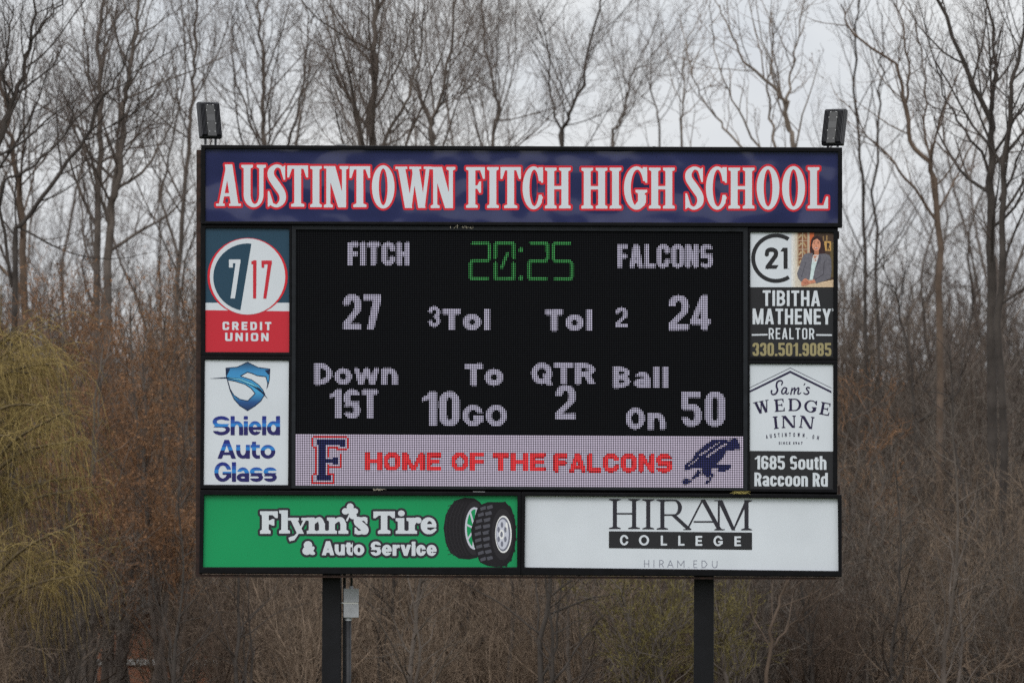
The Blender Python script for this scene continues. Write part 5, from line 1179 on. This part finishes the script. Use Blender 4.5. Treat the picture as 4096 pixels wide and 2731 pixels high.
# ---- the yellow willow
def willow():
    g = Grower(55, up=0.02, wig=0.1, maxlvl=2, dens=(0, 1.2, 1, 1)); y = 118 + YO; rg = random.Random(5)
    p = T(-190, B, y); base = np.array((p[0], y, 0.0)); loc = lambda a, b_, dy=0.0: tuple(T(a, b_, y + dy) - base)
    tr = Tubes(); st = Tubes()
    tr.add([loc(-190, B), loc(-185, 2300), loc(-170, 1900), loc(-130, 1600)], [0.34, 0.29, 0.24, 0.17], 10)
    limbs = []
    for k in range(60):
        tier = rg.random()
        if tier < .45: ex, ey = rg.uniform(-150, 330), rg.uniform(1290, 1620)
        elif tier < .75: ex, ey = rg.uniform(-120, 390), rg.uniform(1640, 1960)
        else: ex, ey = rg.uniform(-120, 380), rg.uniform(2080, 2420)
        if ey < 1500: ex = min(ex, 120 + (ey - 1290) * 0.9)
        s0 = ey + rg.uniform(150, 420); dy = rg.uniform(-2.6, 2.6)
        a = loc(-175, s0); e = loc(ex, ey, dy); m1 = tuple((a[j] * 0.5 + e[j] * 0.5) for j in range(3)); m1 = (m1[0], m1[1], m1[2] + 0.35)
        q = [tuple(v) for v in smooth_path([a, m1, e], 5)]; tr.add(q, list(np.linspace(0.05, 0.010, len(q))), 5); limbs.append(q)
    for k in range(2300):
        q = rg.choice(limbs); f = rg.uniform(0.2, 1) ** 0.6 * (len(q) - 1); i = min(int(f), len(q) - 2); f -= i
        p = [q[i][j] + f * (q[i + 1][j] - q[i][j]) for j in range(3)]
        d = norm((rg.gauss(0.3, 0.7), rg.gauss(0, 0.6), rg.uniform(-0.1, 0.9))); Ln = rg.choice((0.5, 0.7, 0.9, 1.2, 1.6)) * rg.uniform(.7, 1.25); n = 8; stp = Ln / (n - 1); pts = [tuple(p)]
        gv = rg.uniform(0.22, 0.46)
        for j in range(n - 1):
            d = norm((d[0] * 0.88 + rg.gauss(0, .10), d[1] * 0.88 + rg.gauss(0, .10), d[2] - gv))
            p = [p[a] + d[a] * stp for a in range(3)]; pts.append(tuple(p))
        st.add(pts, [0.0048] * 3 + [0.0042] * 3 + [0.0034, 0.0026], 3)
        for j in range(1, n):
            if rg.random() < .75:
                c_ = pts[j]; dx = rg.gauss(0, 0.035); dz = -rg.uniform(0.01, 0.07); ddy = rg.gauss(0, 0.03)
                st.tri += [[c_[0] - 0.004, c_[1], c_[2]], [c_[0] + 0.004, c_[1], c_[2] + 0.005], [c_[0] + dx, c_[1] + ddy, c_[2] + dz]]
    root = empty('willow_tree', tuple(base)); tag(root, 'yellow green weeping willow hanging along the left edge', 'willow tree')
    link_mesh('trunk', tr.mesh('trunk'), B_WIL, root); link_mesh('crown', st.mesh('crown'), W_WIL, root)
willow()

# ---- thin dark saplings standing in the thicket
SAP_LABEL, SAP_GROUP = 'thin dark leafless sapling standing in the brown thicket', 'thin saplings in the thicket'
saps = []
rg = random.Random(41)
for k in range(30):
    y = rg.uniform(115, 134) + YO; px = -150 + 4400 * (k + rg.uniform(.1, .9)) / 30
    p = T(px, B, y); loc = (p[0], y, float(ground_z(p[0], y)))
    if k < 4:
        g = Grower(700 + k, up=0.05, wig=0.14, ang=(30, 62), dens=(0, 2.2, 3.0, 4.0), twig=0.0034); a = rg.uniform(-1, 1)
        g.axis([(0, 0, -.1), (a * .25, 0, 1.6), (a * .4, .2, 3.3), (a * .9, .1, 5.2 + k * .4)], 0.065, 0.012, limb=.36, nl=15, t0=.12)
        g.axis([(0, 0, .3), (-a * .5 - .2, .2, 1.7), (-a * .9 - .5, -.2, 3.6)], 0.042, 0.010, limb=.36, nl=9, t0=.15)
        r = finish(g, 'bare_sapling', loc, B_DARK if k % 2 else B_MID, W_BRUSH if k % 2 else W_GREY, SAP_LABEL, 'sapling', SAP_GROUP); saps.append(r)
    else: r = copy_tree(saps[k % 4], loc, 0, rg.uniform(.75, 1.1), SAP_LABEL, SAP_GROUP)
    r.rotation_euler = (0, 0, rg.uniform(0, 6.28))

# ---- brush: leafless shrubs
SH = [('tan', W_TAN, 'pale tan leafless shrub tangled in the thicket', 'tan leafless shrubs'), ('grey', W_GREY, 'grey leafless shrub tangled in the thicket', 'grey leafless shrubs'), ('brown', W_BRUSH, 'dull brown leafless shrub tangled in the thicket', 'brown leafless shrubs')]
protos_s = {}
def shrub_mesh(seed, h):
    g = Grower(seed, up=0.07, wig=0.17, ang=(22, 58), dens=(0, 2.4, 2.8, 3.4), twig=0.0048, maxlvl=4, ratio=(0.35, 0.7)); rg = random.Random(seed)
    g.trunk = g.crown
    for k in range(15):
        a = rg.uniform(0, 6.28); sp_ = rg.uniform(0.15, 0.5); d = norm((math.cos(a) * sp_, math.sin(a) * sp_, 1))
        g.branch((rg.gauss(0, .3), rg.gauss(0, .3), -0.1), d, h * rg.uniform(0.6, 1.05), rg.uniform(0.014, 0.036), 1)
    return g.crown.mesh('shrub')
rg = random.Random(9)
for kind, (nm, m_, lab, grp) in enumerate(SH):
    for v in range(2):
        o = bpy.data.objects.new('leafless_shrub', shrub_mesh(300 + 10 * kind + v, 3.4)); o.data.materials.append(m_); protos_s[kind, v] = o
first = set()
def place_shrub(px, y, kind, sc):
    y += YO
    v = rg.randrange(2); src = protos_s[kind, v]
    o = src if (kind, v) not in first else src.copy(); first.add((kind, v)); COL.objects.link(o)
    p = T(px, B, y); o.location = (p[0], y, float(ground_z(p[0], y))); o.rotation_euler = (0, 0, rg.uniform(0, 6.28)); s_ = sc * rg.uniform(.85, 1.15); o.scale = (s_, s_, s_ * rg.uniform(.95, 1.25))
    tag(o, SH[kind][2], 'shrub', SH[kind][3])
for row, (y, sc, n) in enumerate(((119, .75, 13), (124, .95, 15), (130, 1.15, 16), (136, 1.35, 16), (143, 1.5, 16), (151, 1.7, 17), (160, 1.9, 18), (170, 2.1, 18))):
    for k in range(n):
        px = -250 + (4596 * (k + rg.uniform(0.1, 0.9)) / n); q = rg.random()
        left = px < 2100
        if 330 < px < 860 and y < 141 and rg.random() < .92: continue
        if 2350 < px < 3000 and y < 123 and rg.random() < .6: continue
        if 850 < px < 2150 and y < 131: q *= .6
        kind = (0 if q < .5 else 2 if q < .8 else 1) if left else (1 if q < .5 else 2 if q < .8 else 0)
        place_shrub(px, y + rg.uniform(-2.5, 2.5), kind, sc)

# ---- the wood far behind, which reads as one mass
g = Grower(500, up=0.12, ang=(20, 45), dens=(0, 1.1, 1.6, 2.0), twig=0.008, maxlvl=3); rg2 = random.Random(12); g.trunk = g.crown
for k in range(430):
    x = rg2.uniform(-24, 24); y = rg2.uniform(186, 250) + YO; z = float(ground_z(x, y)); h = rg2.uniform(5.0, 8.6) * (1 if y < 225 + YO else 0.75)
    g.branch((x, y, z - 0.2), norm((rg2.gauss(0, .06), rg2.gauss(0, .06), 1)), h, rg2.uniform(0.04, 0.10), 1)
tag(link_mesh('far_wood', g.crown.mesh('far_wood'), W_FAR), 'distant bare wood on the slope behind the trees', 'wood', kind='stuff')

# ---- brick house glimpsed through the thicket
M_BRICK = mat('orange_brick', (0.30, 0.125, 0.065, 1), rough=0.9, noise=(2.0, 0.15)); M_TRIM = mat('white_trim', (0.6, 0.6, 0.58, 1), rough=0.6); M_ROOF = mat('dark_shingle', (0.06, 0.055, 0.05, 1), rough=0.9)
t = M_BRICK.node_tree; bs = t.nodes['Principled BSDF']; tcn = t.nodes.new('ShaderNodeTexCoord'); mpn = t.nodes.new('ShaderNodeMapping'); mpn.inputs['Rotation'].default_value = (math.radians(90), 0, 0)
bk = t.nodes.new('ShaderNodeTexBrick'); bk.inputs['Scale'].default_value = 4.0; bk.inputs['Color1'].default_value = (0.44, 0.19, 0.105, 1); bk.inputs['Color2'].default_value = (0.38, 0.16, 0.09, 1); bk.inputs['Mortar'].default_value = (0.3, 0.24, 0.2, 1)
t.links.new(tcn.outputs['Object'], mpn.inputs[0]); t.links.new(mpn.outputs[0], bk.inputs['Vector']); t.links.new(bk.outputs['Color'], bs.inputs['Base Color'])
hy = 140.0 + YO; pa, pb = T(370, 2450, hy), T(830, 2655, hy)
hz0, hz1 = pb[2], pa[2]; hb = empty('brick_shed', ((pa[0] + pb[0]) / 2, hy, 0)); tag(hb, 'orange brick shed glimpsed through the thicket below the green sign', 'shed')
wx = (pb[0] - pa[0]) / 2
b = MB(); b.box(-wx, wx, 0, 4, -0.2, hz1); b.build('wall', M_BRICK, hb)
b = MB(); b.box(-wx - 0.02, wx + 0.25, -0.05, -0.003, hz0 - 0.02, hz0 + 0.10); b.build('base_trim', M_TRIM, hb)
b = MB(); b.add([(-wx - .2, -.3, hz1 + .004), (wx + .2, -.3, hz1 + .004), (wx + .2, 2, hz1 + .9), (-wx - .2, 2, hz1 + .9), (-wx - .2, 4.3, hz1 + .004), (wx + .2, 4.3, hz1 + .004)], [(0, 1, 2, 3), (3, 2, 5, 4), (0, 3, 4), (1, 5, 2), (0, 4, 5, 1)]); b.build('roof', M_ROOF, hb)
